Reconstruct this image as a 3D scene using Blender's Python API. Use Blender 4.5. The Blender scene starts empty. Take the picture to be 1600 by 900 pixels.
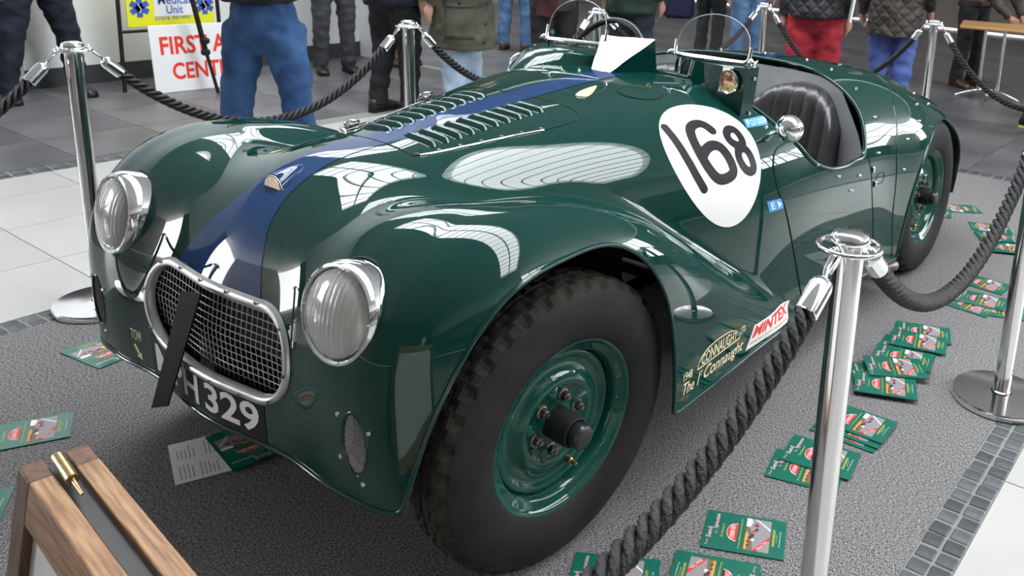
import bpy, bmesh, math, random
import numpy as np
from mathutils import Vector, Matrix, noise
from mathutils.bvhtree import BVHTree

SC = bpy.context.scene
COL = SC.collection
random.seed(7)
RNG = np.random.default_rng(11)

# ------------------------------------------------------------------ camera
cam_data = bpy.data.cameras.new('camera')
cam = bpy.data.objects.new('camera', cam_data)
COL.objects.link(cam)
SC.camera = cam
F_PX, PPX, PPY = 1379.6, 1065.24, 240.19
YAW, PITCH, ROLL = -0.580906, 0.253188, 0.056677
cf = Vector((math.sin(YAW)*math.cos(PITCH), math.cos(YAW)*math.cos(PITCH), -math.sin(PITCH)))
cr = Vector((math.cos(YAW), -math.sin(YAW), 0))
cu = cr.cross(cf)
cr2 = math.cos(ROLL)*cr + math.sin(ROLL)*cu
cu2 = -math.sin(ROLL)*cr + math.cos(ROLL)*cu
cam.matrix_world = Matrix(((cr2.x, cu2.x, -cf.x, 1.87753), (cr2.y, cu2.y, -cf.y, -1.40478),
                           (cr2.z, cu2.z, -cf.z, 1.5122), (0, 0, 0, 1)))
cam_data.sensor_width = 36
cam_data.lens = F_PX/1600*36
cam_data.shift_x = (800-PPX)/1600
cam_data.shift_y = (PPY-450)/1600
cam_data.clip_start = .05
cam_data.clip_end = 200
cam_data.dof.use_dof = True
cam_data.dof.focus_distance = 2.0
cam_data.dof.aperture_fstop = 9.0

# ------------------------------------------------------------------ daylight: overcast sky through the glazing of the hall
world = bpy.data.worlds.new('overcast_sky')
SC.world = world
world.use_nodes = True
wn = world.node_tree.nodes['Background']
wn.inputs[0].default_value = (.95, .975, 1, 1)
wn.inputs[1].default_value = 16.0

def window_light(name, loc, rot, sx, sy, power, col=(.93, .97, 1)):
    l = bpy.data.lights.new(name, 'AREA')
    l.shape = 'RECTANGLE'; l.size = sx; l.size_y = sy; l.energy = power; l.color = col
    o = bpy.data.objects.new(name, l); COL.objects.link(o)
    o.location = loc; o.rotation_euler = rot
    return o
SKY1 = (-4.7, 6.5, .8, 2.65)      # clear roof light: x0, x1, y0, y1
SKY2 = (-11, -5.6, 3.1, 7.2)    # tinted roof light
portal = window_light('roof_light_portal', ((SKY1[0]+SKY1[1])/2, (SKY1[2]+SKY1[3])/2, 5.3), (0, 0, 0), SKY1[1]-SKY1[0], SKY1[3]-SKY1[2], 0)
portal.data.cycles.is_portal = True
portal2 = window_light('high_window_portal', (8.7, 9.2, 4.05), (0, math.pi/2, 0), 2.1, 11.5, 0)
portal2.data.cycles.is_portal = True
portal3 = window_light('tinted_light_portal', ((SKY2[0]+SKY2[1])/2, (SKY2[2]+SKY2[3])/2, 5.3), (0, 0, 0), SKY2[1]-SKY2[0], SKY2[3]-SKY2[2], 0)
portal3.data.cycles.is_portal = True
SC.view_settings.view_transform = 'Standard'
SC.view_settings.look = 'None'
SC.view_settings.exposure = -0.08
SC.view_settings.gamma = 1
SC.view_settings.use_curve_mapping = False

# ------------------------------------------------------------------ helpers
def pchip(xs, ys):
    xs = np.array(xs, float); ys = np.array(ys, float)
    h = np.diff(xs); d = np.diff(ys)/h
    m = np.zeros_like(ys)
    m[0], m[-1] = d[0], d[-1]
    for i in range(1, len(xs)-1):
        if d[i-1]*d[i] > 0:
            w1, w2 = 2*h[i]+h[i-1], h[i]+2*h[i-1]
            m[i] = (w1+w2)/(w1/d[i-1]+w2/d[i])
    def f(x):
        x = np.clip(np.asarray(x, float), xs[0], xs[-1])
        i = np.clip(np.searchsorted(xs, x)-1, 0, len(xs)-2)
        t = (x-xs[i])/h[i]
        return ((1+2*t)*(1-t)**2*ys[i]+t*(1-t)**2*h[i]*m[i]+t*t*(3-2*t)*ys[i+1]+t*t*(t-1)*h[i]*m[i+1])
    return f
def smooth_tab(xs, ys, s=.06):
    """table lookup, softly smoothed so reflections run without kinks"""
    f = pchip(xs, ys)
    g = np.linspace(xs[0]-.5, xs[-1]+.5, 1200); v = f(g)
    dx = g[1]-g[0]; k = np.arange(-60, 61)*dx; w = np.exp(-.5*(k/s)**2); w /= w.sum()
    v = np.convolve(np.pad(v, 60, mode='edge'), w, mode='valid')
    return lambda x: np.interp(x, g, v)

def linkobj(name, me, parent=None, mat=None):
    o = bpy.data.objects.new(name, me); COL.objects.link(o)
    if mat is not None and len(me.materials) == 0: me.materials.append(mat)
    if parent is not None: o.parent = parent
    return o
def mesh(name, V, Fc, mat=None, parent=None, smooth=False, mats=None, fmat=None):
    me = bpy.data.meshes.new(name)
    V = [tuple(map(float, v)) for v in V]
    me.from_pydata(V, [], [tuple(map(int, f)) for f in Fc])
    if mats:
        for m in mats: me.materials.append(m)
        if fmat is not None: me.polygons.foreach_set('material_index', list(map(int, fmat)))
    if smooth: me.polygons.foreach_set('use_smooth', [True]*len(me.polygons))
    me.update()
    return linkobj(name, me, parent, mat)
def autosmooth(o, deg=35):
    me = o.data
    me.polygons.foreach_set('use_smooth', [True]*len(me.polygons))
    bm = bmesh.new(); bm.from_mesh(me)
    a = math.radians(deg)
    for e in bm.edges:
        if len(e.link_faces) == 2 and e.calc_face_angle(0) > a: e.smooth = False
    bm.to_mesh(me); bm.free()
    return o
def thing(name, label, cat, loc=(0, 0, 0), rotz=0, group=None):
    o = bpy.data.objects.new(name, None); COL.objects.link(o)
    o.empty_display_size = .1
    o.location = loc; o.rotation_euler = (0, 0, rotz)
    return tag(o, label, cat, group)
def tag(o, label, cat, group=None):
    o['label'] = label; o['category'] = cat
    if group: o['group'] = group
    return o
def struct(o, label=None):
    o['kind'] = 'structure'
    if label: o['label'] = label
    return o
def copy_tree(o, parent=None):
    c = o.copy(); COL.objects.link(c); c.parent = parent
    for ch in list(o.children): copy_tree(ch, c)
    return c

class MB:
    """collects simple shapes into one mesh"""
    def __init__(s): s.V = []; s.F = []; s.M = []; s.mi = 0
    def add(s, V, Fc):
        b = len(s.V); s.V += [tuple(v) for v in V]; s.F += [tuple(i+b for i in f) for f in Fc]; s.M += [s.mi]*len(Fc)
        return s
    def box(s, c, d, M=None, bev=0):
        x, y, z = [v/2 for v in d]
        if bev > 0:
            V = []
            b = min(bev, x*.99, y*.99, z*.99)
            for sx in (-1, 1):
                for sy in (-1, 1):
                    for sz in (-1, 1):
                        V += [Vector((sx*(x-b), sy*(y-b), sz*z)), Vector((sx*(x-b), sy*y, sz*(z-b))), Vector((sx*x, sy*(y-b), sz*(z-b)))]
            bm = bmesh.new()
            for v in V: bm.verts.new(v)
            bmesh.ops.convex_hull(bm, input=bm.verts)
            bmesh.ops.dissolve_limit(bm, angle_limit=.02, verts=bm.verts, edges=bm.edges)
            bm.verts.index_update()
            V = [v.co.copy() for v in bm.verts]; Fc = [[v.index for v in f.verts] for f in bm.faces]
            bm.free()
        else:
            V = [Vector((a*x, b_*y, c_*z)) for a in (-1, 1) for b_ in (-1, 1) for c_ in (-1, 1)]
            Fc = [(0, 1, 3, 2), (4, 6, 7, 5), (0, 4, 5, 1), (2, 3, 7, 6), (0, 2, 6, 4), (1, 5, 7, 3)]
        c = Vector(c)
        V = [(M @ v if M is not None else v)+c for v in V]
        return s.add(V, Fc)
    def tube(s, P, r, n=8, closed=False, caps=True, up=None):
        P = [Vector(p) for p in P]; m = len(P)
        R = r if hasattr(r, '__len__') else [r]*m
        V = []; prev = None
        for i in range(m):
            if closed: t = (P[(i+1) % m]-P[i-1])
            else: t = P[min(i+1, m-1)]-P[max(i-1, 0)]
            t.normalize()
            if prev is None:
                a = Vector((0, 0, 1)) if abs(t.z) < .9 else Vector((1, 0, 0))
                if up is not None: a = Vector(up)
                u = a.cross(t).normalized()
            else:
                u = (prev-t*prev.dot(t)).normalized()
            prev = u; w = t.cross(u)
            for k in range(n):
                an = 2*math.pi*k/n
                V.append(P[i]+(u*math.cos(an)+w*math.sin(an))*R[i])
        Fc = []
        for i in range(m if closed else m-1):
            for k in range(n):
                a, b = i*n+k, i*n+(k+1) % n
                c, d = ((i+1) % m)*n+(k+1) % n, ((i+1) % m)*n+k
                Fc.append((a, b, c, d))
        if caps and not closed:
            Fc.append(tuple(range(n-1, -1, -1))); Fc.append(tuple((m-1)*n+k for k in range(n)))
        return s.add(V, Fc)
    def lathe(s, prof, n=32, M=None, c=(0, 0, 0), caps=False):
        """prof: (r, h) list about local z"""
        V = []; c = Vector(c)
        for r, h in prof:
            for k in range(n):
                a = 2*math.pi*k/n
                v = Vector((r*math.cos(a), r*math.sin(a), h))
                V.append((M @ v if M is not None else v)+c)
        Fc = []
        for i in range(len(prof)-1):
            for k in range(n):
                Fc.append((i*n+k, i*n+(k+1) % n, (i+1)*n+(k+1) % n, (i+1)*n+k))
        if caps and prof[0][0] > 1e-6: Fc.append(tuple(range(n-1, -1, -1)))
        if caps and prof[-1][0] > 1e-6: Fc.append(tuple((len(prof)-1)*n+k for k in range(n)))
        return s.add(V, Fc)
    def poly(s, pts): return s.add(pts, [tuple(range(len(pts)))])
    def prism(s, pts, d):
        """polygon extruded along the vector d"""
        n = len(pts); d = Vector(d); A = [Vector(p) for p in pts]
        return s.add(A+[p+d for p in A], [tuple(range(n-1, -1, -1)), tuple(range(n, 2*n))]+[(i, (i+1) % n, n+(i+1) % n, n+i) for i in range(n)])
    def build(s, name, mat=None, parent=None, smooth=None, mats=None):
        o = mesh(name, s.V, s.F, mat, parent, False, mats, s.M if mats else None)
        bm = bmesh.new(); bm.from_mesh(o.data)
        bmesh.ops.remove_doubles(bm, verts=bm.verts, dist=1e-6)
        bmesh.ops.recalc_face_normals(bm, faces=bm.faces)
        bm.to_mesh(o.data); bm.free()
        if smooth: autosmooth(o, smooth)
        return o

def text_mesh(txt, size=1, bold=0, shear=0, align='CENTER', spacing=1.0, res=3):
    """flat built-in lettering as (verts[x,y], faces), centred"""
    c = bpy.data.curves.new('t', 'FONT'); c.body = txt; c.size = size; c.offset = bold; c.shear = shear
    c.align_x = align; c.align_y = 'CENTER'; c.space_character = spacing; c.resolution_u = res
    o = bpy.data.objects.new('t', c); COL.objects.link(o)
    dg = bpy.context.evaluated_depsgraph_get(); dg.update()
    me = bpy.data.meshes.new_from_object(o.evaluated_get(dg))
    V = np.array([v.co[:2] for v in me.vertices]).reshape(-1, 2); Fc = [list(p.vertices) for p in me.polygons]
    bpy.data.objects.remove(o); bpy.data.curves.remove(c); bpy.data.meshes.remove(me)
    return V, Fc
def fit_text(txt, w, h, **k):
    """lettering scaled to fill w x h, centred at 0"""
    V, Fc = text_mesh(txt, **k)
    lo, hi = V.min(0), V.max(0)
    return (V-(lo+hi)/2)/(hi-lo)*np.array([w, h]), Fc
def subdivide_flat(V, Fc, L):
    bm = bmesh.new()
    vs = [bm.verts.new((v[0], v[1], 0)) for v in V]
    for f in Fc:
        try: bm.faces.new([vs[i] for i in f])
        except ValueError: pass
    bmesh.ops.triangulate(bm, faces=bm.faces)
    for _ in range(6):
        E = [e for e in bm.edges if e.calc_length() > L]
        if not E: break
        bmesh.ops.subdivide_edges(bm, edges=E, cuts=1)
        bmesh.ops.triangulate(bm, faces=[f for f in bm.faces if len(f.verts) > 3])
    bm.verts.index_update()
    V = np.array([v.co[:2] for v in bm.verts]); Fc = [[v.index for v in f.verts] for f in bm.faces]
    bm.free()
    return V, Fc

# ------------------------------------------------------------------ materials
MATS = {}
def mat(name, col=(.5, .5, .5), rough=.5, metal=0, coat=0, coat_rough=.03, spec=.5, emit=None, alpha=None, trans=0, ior=None, sheen=0):
    if name in MATS: return MATS[name]
    m = bpy.data.materials.new(name); m.use_nodes = True
    b = m.node_tree.nodes['Principled BSDF']
    b.inputs['Base Color'].default_value = (*col, 1)
    b.inputs['Roughness'].default_value = rough
    b.inputs['Metallic'].default_value = metal
    b.inputs['Coat Weight'].default_value = coat
    b.inputs['Coat Roughness'].default_value = coat_rough
    b.inputs['Specular IOR Level'].default_value = spec
    b.inputs['Transmission Weight'].default_value = trans
    b.inputs['Sheen Weight'].default_value = sheen
    if ior: b.inputs['IOR'].default_value = ior
    if alpha is not None: b.inputs['Alpha'].default_value = alpha
    MATS[name] = m
    return m
def nodes(m): return m.node_tree.nodes, m.node_tree.links, m.node_tree.nodes['Principled BSDF']
def varied(name, c1, c2, scale=8, rough=.6, detail=4, bump=0, bscale=None, stretch=(1, 1, 1), coord='Object', metal=0, lo=.35, hi=.65, **k):
    """two-tone noise colour with optional fine relief"""
    if name in MATS: return MATS[name]
    m = mat(name, c1, rough, metal, **k)
    N, L, b = nodes(m)
    tc = N.new('ShaderNodeTexCoord'); mp = N.new('ShaderNodeMapping'); mp.inputs['Scale'].default_value = stretch
    L.new(tc.outputs[coord], mp.inputs[0])
    n = N.new('ShaderNodeTexNoise'); n.inputs['Scale'].default_value = scale; n.inputs['Detail'].default_value = detail
    L.new(mp.outputs[0], n.inputs['Vector'])
    r = N.new('ShaderNodeValToRGB'); r.color_ramp.elements[0].position = lo; r.color_ramp.elements[1].position = hi
    r.color_ramp.elements[0].color = (*c1, 1); r.color_ramp.elements[1].color = (*c2, 1)
    L.new(n.outputs[0], r.inputs[0]); L.new(r.outputs[0], b.inputs['Base Color'])
    if bump:
        n2 = N.new('ShaderNodeTexNoise'); n2.inputs['Scale'].default_value = bscale or scale*6; n2.inputs['Detail'].default_value = 3
        L.new(mp.outputs[0], n2.inputs['Vector'])
        bp = N.new('ShaderNodeBump'); bp.inputs['Strength'].default_value = bump; bp.inputs['Distance'].default_value = .01
        L.new(n2.outputs[0], bp.inputs['Height']); L.new(bp.outputs[0], b.inputs['Normal'])
    return m

PAINT = mat('british_green_paint', (.0025, .034, .027), .4, coat=1.0, coat_rough=.015, spec=0)
BLUE = mat('dark_blue_paint', (.008, .040, .125), .4, coat=1.0, coat_rough=.015, spec=0)
CHROME = mat('chrome', (.86, .87, .88), .06, 1)
STEEL = mat('polished_steel', (.78, .77, .76), .12, 1)
ALU = varied('dull_aluminium', (.50, .50, .50), (.62, .62, .61), 14, .32, metal=.85)
BLACK = mat('matt_black', (.012, .012, .013), .6, spec=.3)
DARK = mat('underside_black', (.006, .006, .006), .8)
RUBBER = varied('tyre_rubber', (.013, .013, .014), (.020, .019, .018), 12, .62, bump=.05, bscale=180, spec=.2)
CREAM = mat('cream_lettering', (.86, .74, .48), .45)
WHITE = mat('white_vinyl', (.84, .84, .80), .35, coat=.4)
INK = mat('black_vinyl', (.010, .010, .013), .45, spec=.2)
RED = mat('red_print', (.75, .03, .02), .4)
GLASS = mat('clear_perspex', (1, 1, 1), .02, trans=1, ior=1.04)
# ------------------------------------------------------------------ the racing car: body surface
A_top = smooth_tab([-.6, 0, .25, .5, .95, 1.3, 1.7, 2.15, 2.4, 2.6, 2.85, 3.1, 3.4], [.93, .93, .957, .98, 1.004, .998, .978, .963, .94, .885, .82, .72, .60], .08)
A_w = smooth_tab([-.6, -.3, 0, .3, .6, .85, 1.0, 1.5, 1.9, 2.3, 2.6, 2.9, 3.15, 3.4], [.43, .43, .43, .465, .555, .635, .665, .69, .715, .765, .76, .70, .60, .45], .07)
A_n = smooth_tab([-.6, -.1, .4, .9, 1.4, 2, 2.6, 3.3], [2.3, 2.5, 3.0, 3.4, 3.4, 3.2, 2.8, 2.3], .08)
B_top = smooth_tab([-.6, -.25, -.1, .08, .25, .4, .55, .75, .95, 1.15, 1.4], [.905, .905, .90, .878, .83, .755, .655, .52, .39, .26, .10], .06)
B_h = smooth_tab([-.6, -.05, .25, .55, .95, 1.4], [.36, .36, .30, .22, .16, .12], .06)
B_x = smooth_tab([-.6, -.42, -.2, .1, .5, 1.4], [.49, .51, .54, .56, .565, .56], .06)
B_w = smooth_tab([-.6, -.42, -.2, 0, .4, .7, .95, 1.3], [.235, .235, .22, .20, .19, .17, .155, .13], .06)
def body_f(x, y, z):
    """implicit car body, negative inside: centre body and front wings in one smooth blend"""
    x = np.abs(x)
    t, w, n = A_top(y), A_w(y), A_n(y)
    zc = .45
    dz = z-zc
    hz = np.where(dz > 0, t-zc, .75)
    e = np.maximum(0, (0-y)/.475)
    e2 = np.maximum(0, (y-2.75)/.60)
    m = 2.35
    cs = ((x/w)**n+(np.abs(dz)/hz)**n)
    fA = (cs**(m/n)+e**m+e2**2.2)**(1/m)
    dA = (fA-1)*.42
    tb, hb, xb, wb = B_top(y), B_h(y), B_x(y), B_w(y)
    zb = tb-hb
    dzb = z-zb
    hzb = np.where(dzb > 0, hb, .62)
    eb = np.maximum(0, (-.08-y)/.385)
    nb = 2.8
    cb = (np.abs(x-xb)/wb)**nb+(np.abs(dzb)/hzb)**nb
    fB = (cb**(2.3/nb)+eb**2.3)**(1/2.3)
    dB = (fB-1)*.2
    k = .06+.17*np.exp(-((y+.32)/.34)**2)
    hh = np.clip(.5+.5*(dB-dA)/k, 0, 1)
    return dB*(1-hh)+dA*hh-k*hh*(1-hh)
AXZ = .30
def cast(O, D):
    rs = np.linspace(1.25, .02, 80)
    lo = np.full(len(D), .02); hi = np.full(len(D), 1.25); done = np.zeros(len(D), bool)
    for a, b in zip(rs[:-1], rs[1:]):
        P = O+D*b
        ins = (body_f(P[:, 0], P[:, 1], P[:, 2]) < 0) & ~done
        lo[ins] = b; hi[ins] = a; done |= ins
    for _ in range(26):
        mid = (lo+hi)/2; P = O+D*mid[:, None]
        ins = body_f(P[:, 0], P[:, 1], P[:, 2]) < 0
        lo = np.where(ins, mid, lo); hi = np.where(ins, hi, mid)
    return O+D*((lo+hi)/2)[:, None]
TH = np.radians(np.linspace(-104, 104, 321))
rows = []
for ph in np.radians(np.linspace(1, 90, 84)):
    D = np.stack([np.sin(ph)*np.sin(TH), np.full_like(TH, -np.cos(ph)), np.sin(ph)*np.cos(TH)], -1)
    rows.append(cast(np.array([0, 0, AXZ]), D))
for yy in np.linspace(0, 2.85, 236)[1:]:
    D = np.stack([np.sin(TH), 0*TH, np.cos(TH)], -1)
    rows.append(cast(np.array([0, yy, AXZ]), D))
for ph in np.radians(np.linspace(88, 2, 50)):
    D = np.stack([np.sin(ph)*np.sin(TH), np.full_like(TH, np.cos(ph)), np.sin(ph)*np.cos(TH)], -1)
    rows.append(cast(np.array([0, 2.85, AXZ]), D))
NT = len(TH); NR = len(rows)
BV = np.concatenate(rows)
ii, jj = np.meshgrid(np.arange(NR-1), np.arange(NT-1), indexing='ij')
q = (ii*NT+jj).ravel()
BF = np.stack([q, q+1, q+NT+1, q+NT], -1)
def body_n(P):
    e = 1e-4
    g = np.stack([body_f(P[:, 0]+e*(a == 0), P[:, 1]+e*(a == 1), P[:, 2]+e*(a == 2))-body_f(P[:, 0]-e*(a == 0), P[:, 1]-e*(a == 1), P[:, 2]-e*(a == 2)) for a in range(3)], -1)
    return g/np.maximum(np.linalg.norm(g, axis=1), 1e-12)[:, None]
BVH_BODY = BVHTree.FromPolygons([tuple(v) for v in BV], [tuple(f) for f in BF.tolist()])

def clip(V, Fc, g):
    """keep the part of a polygon mesh where g > 0, cutting cleanly through faces; returns V, F"""
    V = np.asarray(V, float); s = g(V)
    s = np.where(np.abs(s) < 1e-9, 1e-9, s)
    keep = s > 0
    out = []; extra = []; cache = {}
    if isinstance(Fc, np.ndarray):
        k = keep[Fc]; full = k.all(1); part = k.any(1) & ~full
        out = Fc[full].tolist(); mixed = Fc[part].tolist()
    else:
        mixed = []
        for f in Fc:
            kk = [keep[i] for i in f]
            if all(kk): out.append(f)
            elif any(kk): mixed.append(f)
    nv = len(V)
    for f in mixed:
        poly = []
        for a, b in zip(f, list(f[1:])+[f[0]]):
            if keep[a]: poly.append(a)
            if keep[a] != keep[b]:
                key = (min(a, b), max(a, b))
                if key not in cache:
                    # refine the crossing along the edge
                    p, r = V[a], V[b]
                    if not keep[a]: p, r = r, p
                    l, h = 0., 1.
                    for _ in range(1):
                        t = abs(s[key[0]])/(abs(s[key[0]])+abs(s[key[1]]))
                    cache[key] = nv+len(extra)
                    extra.append(V[key[0]]+(V[key[1]]-V[key[0]])*t)
                poly.append(cache[key])
        if len(poly) > 2: out.append(poly)
    VV = np.concatenate([V, np.array(extra).reshape(-1, 3)])
    used = np.zeros(len(VV), bool)
    for f in out: used[list(f)] = True
    idx = np.cumsum(used)-1
    return VV[used], [[int(idx[i]) for i in f] for f in out]
def boundary_loops(Fc):
    from collections import Counter
    cnt = {}
    for f in Fc:
        for a, b in zip(f, list(f[1:])+[f[0]]):
            if (b, a) in cnt: del cnt[(b, a)]
            else: cnt[(a, b)] = 1
    nxt = {a: b for a, b in cnt}
    loops = []
    while nxt:
        a, b = nxt.popitem(); lp = [a, b]
        while b in nxt:
            b = nxt.pop(b); lp.append(b)
        loops.append(lp)
    return loops

def sst(a, b, x): t = np.clip((x-a)/(b-a), 0, 1); return t*t*(3-2*t)
def smin(a, b, k): h = np.clip(.5+.5*(b-a)/k, 0, 1); return b*(1-h)+a*h-k*h*(1-h)
# front arch, rear arch, lower edge, cockpit, grille
def g_farch(P):
    y, z, x = P[:, 1], P[:, 2], np.abs(P[:, 0])
    f = ((np.abs(y+.045)/.392)**3.0+(np.maximum(z, 0)/.812)**3.0)**(1/3.0)-1
    return np.where((x > .38) & (y > -.46) & (y < .8), f*.4, 1)
def g_rarch(P):
    y, z, x = P[:, 1], P[:, 2], np.abs(P[:, 0])
    f = ((np.abs(y-2.47)/.44)**2.6+(np.maximum(z, 0)/.725)**2.6)**(1/2.6)-1
    return np.where((x > .38) & (y > 1.6), f*.4, 1)
LIP = smooth_tab([-.8, -.2, .1, .4, .75, 1.35, 2.0, 2.5, 2.8, 3.4], [.35, .35, .262, .262, .255, .225, .20, .22, .28, .33], .03)
def g_lip(P): return P[:, 2]-LIP(P[:, 1])
SCOOP = pchip([1.05, 1.13, 1.144, 1.161, 1.186, 1.216, 1.252, 1.298, 1.348, 1.436, 1.527, 1.6, 1.65, 1.72, 1.85, 2.3], [1.0, .925, .90, .875, .849, .819, .776, .745, .725, .703, .698, .705, .70, .68, .64, .6])
RIMY = smooth_tab([0, .184, .29, .418, .48, .53, .6, .645, .67, .70, .75], [1.985, 1.965, 1.94, 1.87, 1.837, 1.81, 1.77, 1.73, 1.69, 1.66, 1.64], .015)
COWLY = smooth_tab([0, .2, .4, .55, .7], [1.14, 1.14, 1.13, 1.12, 1.10], .03)
def g_cock(P):
    x, y, z = np.abs(P[:, 0]), P[:, 1], P[:, 2]
    a = (z-SCOOP(y))*.8; b = RIMY(x)-y; c = y-COWLY(x)
    return -smin(smin(a, b, .05), c, .02)
def stadium(x, z, cx, cz, hw, hh):
    r = hh
    dx = np.maximum(np.abs(x-cx)-(hw-r), 0)
    return np.hypot(dx, z-cz)-r
GZ = .566
def g_grille(P):
    return np.where(P[:, 1] < -.2, stadium(P[:, 0], P[:, 2], 0, GZ, .283, .098), 1)
VENT = (.527, .487)
def g_vent(P):
    x, z = np.abs(P[:, 0]), P[:, 2]
    f = np.sqrt(((x-VENT[0])/.032)**2+((z-VENT[1])/.068)**2)-1
    return np.where(P[:, 1] < -.3, f*.04, 1)
V1, F1 = clip(BV, BF, g_lip)
for g in (g_farch, g_rarch, g_grille, g_vent, g_cock):
    V1, F1 = clip(V1, F1, g)

car = thing('racing_car', 'dark green open-top vintage racing car wearing number 168 in a white roundel', 'car')
body = mesh('body', V1, F1, PAINT, car, True)
N1 = body_n(V1)
inner = mesh('inner_shell', V1-N1*.006, [f[::-1] for f in F1], DARK, car, True)
# ------------------------------------------------------------------ the racing car: fittings
def proj_on(o, d):
    h = BVH_BODY.ray_cast(Vector(o), Vector(d).normalized())
    return (h[0], h[1] if h[1].dot(Vector(d)) < 0 else -h[1]) if h[0] is not None else (None, None)
def on_side(y, z, off=.001, s=1):
    p, n = proj_on((1.6*s, y, z), (-s, 0, 0)); return p+n*off
def on_front(x, z, off=.001):
    p, n = proj_on((x, -1.6, z), (0, 1, 0)); return p+n*off
def on_top(x, y, off=.001):
    p, n = proj_on((x, y, 2), (0, 0, -1)); return p+n*off
def top_n(x, y): return proj_on((x, y, 2), (0, 0, -1))[1]

def resample(P, L):
    P = np.asarray(P, float); d = np.r_[0, np.cumsum(np.linalg.norm(np.diff(P, axis=0), axis=1))]
    n = max(3, int(d[-1]/L)+1); t = np.linspace(0, d[-1], n)
    return np.stack([np.interp(t, d, P[:, k]) for k in range(3)], -1)
loops = boundary_loops(F1)
for lp in loops:
    P = V1[lp]
    L = np.linalg.norm(np.diff(P, axis=0), axis=1).sum()
    if L < .9: continue
    y0, y1 = P[:, 1].min(), P[:, 1].max()
    if L > 5: nm, r = 'edge_bead', .006
    elif y0 > .7: nm, r = 'cockpit_rim', .009
    else: continue
    R = resample(P, .012)
    for _ in range(2): R[1:-1] = .25*R[:-2]+.5*R[1:-1]+.25*R[2:]
    MB().tube(R[:-1], r, 8, closed=True).build(nm, PAINT, car, 60)

# blue centre stripe painted over bonnet and tail
STR = smooth_tab([-.5, -.435, -.405, -.38, -.345, -.27, -.1, 3.3], [.19, .18, .142, .118, .088, .064, .054, .054], .008)
def g_stripe(P):
    g = STR(P[:, 1])-np.abs(P[:, 0])
    return np.where((P[:, 2] > .6) & ((P[:, 1] < .99) | (P[:, 1] > 1.9)), np.minimum(g, P[:, 2]-.62), -1)
sel = [f for f in F1 if abs(V1[f[0], 0]) < .24 and V1[f[0], 2] > .55]
VS, FS = clip(V1, sel, g_stripe)
for lo_, hi_, nm in ((-9, 1.5, 'bonnet_stripe'), (1.5, 9, 'tail_stripe')):
    V_, F_ = clip(VS, FS, lambda P: np.minimum(P[:, 1]-lo_, hi_-P[:, 1]))
    if len(F_): mesh(nm, V_+body_n(V_)*.0012, F_, BLUE, car, True)

# --- grille
def stad(t, hw, hh):
    """stadium outline, t in 0..1"""
    s = hw-hh; per = 4*s+2*math.pi*hh; d = (t % 1)*per
    if d < 2*s: return (-s+d, hh)
    d -= 2*s
    if d < math.pi*hh: a = math.pi/2-d/hh; return (s+hh*math.cos(a), hh*math.sin(a))
    d -= math.pi*hh
    if d < 2*s: return (s-d, -hh)
    d -= 2*s
    a = -math.pi/2-d/hh
    return (-s+hh*math.cos(a), hh*math.sin(a))
GN = 120
V = []; 
for i in range(GN):
    for (e, off) in ((-.004, -.012), (-.003, .004), (.002, .0085), (.011, .0085), (.016, .005), (.018, -.004)):
        x, z = stad(i/GN, .283+e, .098+e)
        p = on_front(x, GZ+z, 0); V.append((p.x, p.y-off, p.z))
K = 6
Fg = [(i*K+k, i*K+k+1, ((i+1) % GN)*K+k+1, ((i+1) % GN)*K+k) for i in range(GN) for k in range(K-1)]
grille = mesh('grille_frame', V, Fg, ALU, car, True)
m = MB()
for i in range(14):
    x, z = stad((i+.5)/14, .291, .106); p = on_front(x, GZ+z, .0105)
    m.lathe([(.0045, 0), (.004, .0016), (0, .0022)], 8, Matrix.Rotation(math.pi/2, 3, 'X'), p)
m.build('frame_screws', mat('dull_screw', (.2, .19, .18), .4, 1), grille)['kind'] = 'stuff'
m = MB()
sp = .0172
GY = {}
def gry(x):
    k = round(x, 3)
    if k not in GY: GY[k] = on_front(x, GZ+.105, 0).y*.5+on_front(x, GZ-.105, 0).y*.5+.012
    return GY[k]
for i in range(-16, 17):
    x = i*sp; h = .102 if abs(x) < .185 else math.sqrt(max(0, .102**2-(abs(x)-.185)**2))
    if h > .01:
        y = gry(x); ln = .22
        m.tube([(x, y+.02 if k > .5 else y, GZ-h+2*h*k) for k in np.linspace(0, 1, 5)] if False else [(x, y, GZ-h), (x, y-.003, GZ), (x, y+.012, GZ+h)], .0013, 5)
for j in range(-5, 6):
    z = j*sp; w = .185+math.sqrt(max(0, .102**2-z*z))
    m.tube([(x, gry(x)-.003+.012*max(0, z/.1)**2+.003*(z/.1)**2-.0012, GZ+z) for x in np.linspace(-w, w, 16)], .0013, 5)
wm = m.build('wire_mesh', mat('bright_wire', (.7, .7, .7), .3, 1), grille); wm['kind'] = 'stuff'
MB().box((0, -.33, GZ), (.56, .02, .20)).build('radiator_core', DARK, grille)

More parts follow.
